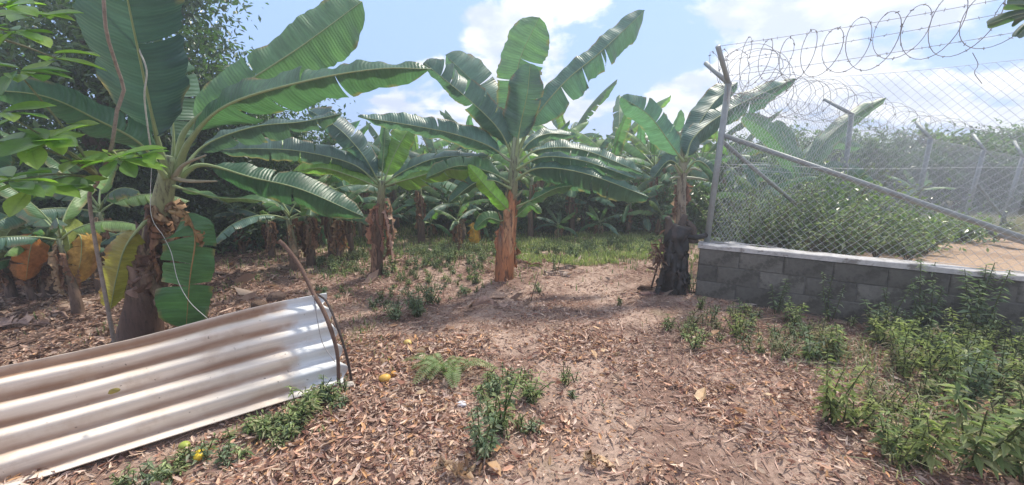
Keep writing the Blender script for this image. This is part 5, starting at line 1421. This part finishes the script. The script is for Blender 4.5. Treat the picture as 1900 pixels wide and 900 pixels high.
x, y = world_pts(50000, -10, -1.6, 2.6, 8, 7, lambda x, y: np.clip((-x - 1.4 - .25 * y) * .8, 0, 1) * np.clip(fbm(x * 1.2, y * 1.2, 3) * 3 - .7, 0, 1))
v, tr, c = scatter_leaves(x, y, .075, [(.13, .08, .06), (.18, .11, .08), (.09, .055, .045), (.26, .17, .13), (.34, .25, .2)], 8, aspect=.3, lift=.03); g.add(v, t=tr, c=c)  # brown litter at left, its dark tones also painting in the tree crown's shade
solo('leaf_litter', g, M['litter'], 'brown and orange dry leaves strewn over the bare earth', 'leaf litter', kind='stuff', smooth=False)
g = Geo()
x, y = world_pts(70000, -5, 5, 1.25, 4.6, 41, lambda x, y: np.clip(litter_dens(x, y) + .3, 0, 1))
v, tr, c = scatter_leaves(x, y, .020, BRIGHT + DULL + [(.12, .08, .06), (.5, .42, .36)], 42, aspect=.45, lift=.012); g.add(v, t=tr, c=c)
solo('leaf_crumbs', g, M['litter'], 'fine crumbled bits of dry leaf between the larger leaves', 'leaf litter', kind='stuff', smooth=False)
# straw-like shreds
g = Geo()
x, y = world_pts(52000, -6, 4, 1.5, 6.5, 12, lambda x, y: np.clip(fbm(x * .9 + 3, y * .9, 55) * 3 - 1.15, 0, 1) + .08)
v, tr, c = scatter_leaves(x, y, .12, [(.42, .28, .22), (.30, .18, .14), (.52, .38, .31), (.20, .11, .09)], 13, aspect=.05, tilt=.25, curl=.2, lift=.025); g.add(v, t=tr, c=c)
solo('straw_litter', g, M['litter'], 'pinkish dry stalks and shreds matted on the ground', 'straw', kind='stuff', smooth=False)
# bigger broken dry leaves
g = Geo()
x, y = world_pts(170, -3, 3, 1.3, 3.6, 15, litter_dens)
v, tr, c = scatter_leaves(x, y, .095, [(.50, .34, .20), (.42, .26, .16), (.56, .42, .27)], 16, aspect=.42, lift=.04); g.add(v, t=tr, c=c)
x, y = world_pts(260, -6, 3, 4, 7, 17, litter_dens)
v, tr, c = scatter_leaves(x, y, .2, [(.42, .32, .26), (.30, .2, .15)], 18, aspect=.35, lift=.04); g.add(v, t=tr, c=c)
solo('broad_dry_leaves', g, M['litter'], 'scattered broader dry leaves lying on top of the litter', 'leaf litter', kind='stuff', smooth=False)


def poly_pts(n, corners, seed):
    r = np.random.default_rng(seed); c = np.array([G(*p)[:2] for p in corners]); a = r.uniform(0, 1, (n * 3, 2)) * (c.max(0) - c.min(0)) + c.min(0)
    ins = np.zeros(len(a), bool); j = len(c) - 1
    for i in range(len(c)):
        xi, yi, xj, yj = *c[i], *c[j]
        ins ^= ((yi > a[:, 1]) != (yj > a[:, 1])) & (a[:, 0] < (xj - xi) * (a[:, 1] - yi) / (yj - yi + 1e-12) + xi); j = i
    return a[ins][:n]


def grass_blades(x, y, h, cols, seed, w=.006, zf=gz, lean=.5):
    r = np.random.default_rng(seed); n = len(x); p = np.stack([x, y, zf(x, y) - .005], 1); a = r.uniform(0, 6.28, n)
    out = np.stack([np.cos(a), np.sin(a), 0 * a], 1); H = h * r.uniform(.4, 1.3, (n, 1)); s = np.stack([-np.sin(a), np.cos(a), 0 * a], 1) * w * r.uniform(.6, 1.5, (n, 1))
    k = lean * r.uniform(.2, 1.3, (n, 1)); up = np.array([0, 0, 1.0])
    m = p + up * H * .6 + out * H * k * .3; t = p + up * H * (1 - .3 * k) + out * H * k
    v = np.stack([p - s, p + s, m + s * .8, m - s * .8, t], 1).reshape(-1, 3); i = np.arange(n)[:, None] * 5
    cols = np.array(cols, float); c = cols[r.integers(0, len(cols), n)] * r.uniform(.7, 1.3, (n, 1))
    return v, i + [0, 1, 2, 3], i + [3, 2, 4], np.repeat(c, 5, 0)


GR = [(.15, .21, .08), (.20, .25, .10), (.10, .15, .06), (.27, .28, .14), (.33, .29, .18)]


def far_grass(x, y):
    band = np.clip((y - 5.4 - .25 * np.abs(x - 1.5)) / 1.3, 0, 1) + .35 * np.clip((y - 4.6) / 1.5, 0, 1)
    return np.clip(fbm(x * 1.1, y * 1.1, 71) * 2.4 - .75, 0, 1) * np.clip(band, 0, 1)


g = Geo()
x, y = world_pts(90000, -9, 9, 4.6, 10.5, 21, far_grass)
v, q, t, c = grass_blades(x, y, .09, GR, 22, w=.007); g.add(v, q, t, c)
x, y = world_pts(30000, -5, 4.5, 2.0, 6, 23, lambda x, y: np.clip(fbm(x * 1.4 + 9, y * 1.4, 77) * 4 - 2.35, 0, 1) * (1 - path_mask(x, y)))
v, q, t, c = grass_blades(x, y, .075, GR, 24, w=.0045); g.add(v, q, t, c)
pp = poly_pts(15000, [(930, 438), (1230, 432), (1235, 478), (1120, 492), (980, 500), (930, 470)], 95)
kk = fbm(pp[:, 0] * 1.6, pp[:, 1] * 1.6, 4) > .40; pp = pp[kk]
v, q, t, c = grass_blades(pp[:, 0], pp[:, 1], .10, [(.30, .34, .14), (.24, .30, .11), (.38, .37, .2)], 96, w=.007); g.add(v, q, t, c)  # lighter blades in this band: sunlight on the grass put into the colour
pp = poly_pts(2200, [(1380, 640), (1580, 590), (1700, 590), (2100, 660), (2300, 900), (1640, 900), (1600, 760)], 91)
pp = pp[~behind(pp[:, 0], pp[:, 1], -.12)]; kk = fbm(pp[:, 0] * 2, pp[:, 1] * 2, 14) > .42; pp = pp[kk]
v, q, t, c = grass_blades(pp[:, 0], pp[:, 1], .13, [(.26, .27, .16), (.18, .22, .11), (.34, .31, .22), (.13, .16, .08)], 92, w=.0035, lean=1.5); g.add(v, q, t, c)
solo('grass', g, M['weed'], 'short patchy green grass growing over the clearing', 'grass', kind='stuff', smooth=False)


WC = [(.23, .29, .12), (.18, .24, .10), (.31, .36, .18), (.13, .18, .08), (.37, .38, .22), (.27, .26, .14)]
WD_ = [(.16, .22, .13), (.21, .26, .16), (.12, .17, .10), (.28, .31, .22)]
WB_ = [(.36, .29, .2), (.26, .2, .14), (.30, .30, .18)]
WY = [(.27, .31, .11), (.23, .28, .10), (.34, .37, .16)]
named = [  # u, v foot, height m, stems, leaf, palette, label
    (1538, 790, .50, 6, .085, WY, 'tall bright yellow-green weed at the front of the right-hand weeds'),
    (1800, 880, .55, 4, .11, WC, 'tall dark-stemmed weed near the lower right corner'),
    (1712, 880, .30, 5, .10, WY, 'broad-leaved pale weed left of the tall dark-stemmed one'),
    (1640, 850, .26, 4, .08, WC, 'small weed on a dark stem left of the broad-leaved pale weed'),
    (1885, 900, .38, 5, .10, WC, 'leafy weed cut by the lower right corner'),
    (1790, 760, .42, 5, .09, WD_, 'weed on a bare lower stem in the middle of the right-hand weeds'),
    (1285, 645, .24, 8, .06, WC, 'bushy weed at the right edge of the bare path'),
    (1368, 622, .26, 8, .06, WY, 'yellow-green bushy weed in front of the wall corner'),
    (1440, 580, .40, 4, .07, WD_, 'slender weed rising in front of the left part of the wall'),
    (1470, 600, .28, 6, .08, WC, 'leafy weed clump beside the slender weed below the wall'),
    (1540, 594, .52, 3, .06, WD_, 'thin weed against the third block of the wall'),
    (1650, 612, .62, 3, .06, WD_, 'thin weed with pale leaf tips curving against the wall'),
    (1712, 624, .72, 6, .08, WD_, 'tall bushy weed against the middle of the wall'),
    (1812, 642, .78, 7, .09, WD_, 'tallest bushy weed against the wall near the right edge'),
    (1300, 575, .22, 6, .05, WC, 'small weed at the foot of the wall corner'),
    (1281, 545, .30, 7, .05, WD_, 'dark green weed growing between the black stump and wall'),
    (1148, 565, .10, 7, .04, WC, 'tiny weed tuft alone on the path left of the stump'),
    (900, 845, .34, 7, .07, WD_, 'dark weed standing alone in the lower middle foreground'),
    (925, 800, .40, 7, .075, WC, 'green weed just behind the dark lone foreground weed'),
    (1030, 505, .36, 4, .05, WD_, 'spindly weed right of the central banana stem'),
    (1000, 545, .12, 9, .05, WD_, 'low weed right of the central banana foot'),
    (1105, 470, .32, 3, .05, WC, 'thin weed in the grass in front of the back rows'),
    (775, 585, .30, 16, .07, WD_, 'spreading blue-green weed patch left of the central plant'),
    (735, 592, .22, 14, .06, WD_, 'lower left lobe of the spreading blue-green weeds'),
    (800, 560, .28, 12, .06, WD_, 'rear lobe of the spreading blue-green weeds'),
    (560, 775, .22, 12, .08, WC, 'weed tuft under the lower edge of the sheet'),
    (500, 800, .16, 12, .07, WC, 'low weed left of the tuft under the sheet'),
    (595, 745, .20, 10, .08, WD_, 'broad-leaved weed beside the sheet near the stakes'),
    (985, 740, .18, 12, .07, WC, 'low weed patch in the middle of the litter'),
    (1240, 610, .14, 10, .05, WC, 'low weed at the left edge of the wall-side weeds'),
]
for k, (u, v, h, ns, lf, pal, lab) in enumerate(named):
    b = G(u, v); b[2] = float(gz(b[0], b[1])); t = thing('weed_plant', lab, 'weed', b, 'weeds standing out one by one')
    g1, g2 = weed(b, h, ns, lf, pal, 900 + k, spread=.35 if ns < 8 else .7)
    part('foliage', g1, M['weed'], t, smooth=False); part('stems', g2, M['weed'], t)


def weed_mass(name, label, corners, n, h, ns, lf, pal, seed, spread=.5, thin=.35):
    g = Geo(); pts = poly_pts(n, corners, seed); r = np.random.default_rng(seed)
    for k, (x, y) in enumerate(pts):
        if behind(np.array(x), np.array(y), -.12) or fbm(np.array(x * 2.2), np.array(y * 2.2), seed) < thin: continue
        a, b = weed((x, y, float(gz(x, y))), h * r.uniform(.35, 1.4), int(r.integers(max(1, ns - 3), ns + 3)), lf * r.uniform(.6, 1.35), pal[k % len(pal)], seed + k, spread=spread)
        for s in (a, b):
            for vv_, cc_ in zip(s.v, s.c): pass
            g.v += s.v; g.c += s.c; g.uv += s.uv
            off = g.n
            g.q += [q_ + off for q_ in s.q]; g.t += [t_ + off for t_ in s.t]; g.n += s.n
    return solo(name, g, M['weed'], label, 'weeds', kind='stuff', smooth=False)


weed_mass('weeds', 'dense tangle of knee-high weeds below the wall at right', [(1460, 690), (1580, 600), (1700, 590), (2100, 660), (2300, 900), (1900, 900), (1700, 740)], 430, .30, 4, .066, [WC, WD_, WC, WY, WB_, WY], 1200, thin=.36)
weed_mass('weeds', 'lower weeds thinning into the litter at lower right', [(1560, 800), (1640, 700), (1800, 740), (2100, 900), (1620, 900)], 150, .17, 3, .055, [WC, WB_, WY], 2200, thin=.42)
weed_mass('weeds', 'low weeds in front of the wall corner', [(1240, 620), (1330, 575), (1600, 590), (1480, 670), (1380, 655)], 120, .14, 3, .045, [WC, WD_, WB_], 3200, thin=.4)
weed_mass('weeds', 'low weeds along the foot of the corrugated sheet', [(200, 895), (640, 720), (640, 750), (520, 830), (260, 905)], 75, .10, 4, .055, [WC, WC, WD_], 4200, thin=.45)
weed_mass('weeds', 'weedy growth in front of the back rows', [(560, 490), (700, 470), (900, 470), (1230, 450), (1230, 470), (1000, 485), (900, 500), (600, 520)], 420, .17, 5, .055, [WC, WD_, WD_], 5200, thin=.35)
weed_mass('weeds', 'low weeds on the rise between the skirted and central plants', [(560, 520), (640, 500), (900, 480), (900, 540), (760, 600), (600, 560)], 260, .10, 5, .045, [WC, WD_], 7200, thin=.42)
weed_mass('weeds', 'scattered low weeds in the middle litter', [(860, 770), (900, 700), (1080, 700), (1060, 760), (950, 820)], 40, .11, 4, .05, [WC, WD_], 6200, thin=.4)

# ferny patch
fb_ = G(835, 690); t = thing('fern', 'feathery light green fern patch in the middle of the litter', 'fern', (fb_[0], fb_[1], 0))
r = np.random.default_rng(5)
for k in range(16):
    a = r.uniform(0, 6.28); L = r.uniform(.14, .30); c0 = np.array([fb_[0] + r.normal(0, .05), fb_[1] + r.normal(0, .05), float(gz(fb_[0], fb_[1]))]); d = np.array([math.cos(a), math.sin(a) * .8, 0])
    p = catmull([c0, c0 + d * L * .5 + [0, 0, .13], c0 + d * L * 1.1 + [0, 0, .07]], 22); g = Geo(); tube(g, p, .0016, 4, c=(.15, .22, .06)); tt = tangents(p); s = unit(np.cross(tt, [0, 0, 1.0]))
    V = []; T = []
    for i in range(3, 22):
        w = .055 * math.sin((i - 2) / 20 * math.pi) ** .7 + .006
        for sg in (-1, 1):
            n0_ = len(V); e = p[i] + s[i] * sg * w + tt[i] * w * .3 - [0, 0, w * .15]; V += [p[i], p[i] + (e - p[i]) * .5 + tt[i] * .005, e, p[i] + (e - p[i]) * .5 - tt[i] * .005]; T += [[n0_, n0_ + 1, n0_ + 2], [n0_, n0_ + 2, n0_ + 3]]
    g.add(V, t=T, c=(.20, .27, .12)); part('frond', g, M['weed'], t, smooth=False)


# ------------------------------------------------------------------ thin sunlit haze
g = Geo()
box(g, (0, 175, 2.75), (560, 520, 8.5))
hz = g.mesh('haze', None, False)
hm = bpy.data.materials.new('haze'); hm.use_nodes = True
hn, hl = hm.node_tree.nodes, hm.node_tree.links
hn.clear()
ho = nd(hn, 'ShaderNodeOutputMaterial'); hv = nd(hn, 'ShaderNodeVolumePrincipled')
hv.inputs['Color'].default_value = (.86, .92, 1.0, 1); hv.inputs['Density'].default_value = 0.011; hv.inputs['Anisotropy'].default_value = 0.5
hl.new(hv.outputs[0], ho.inputs['Volume'])
hz.materials.append(hm)
o = link('haze', hz); o['kind'] = 'stuff'; o['label'] = 'thin bluish haze in the air'
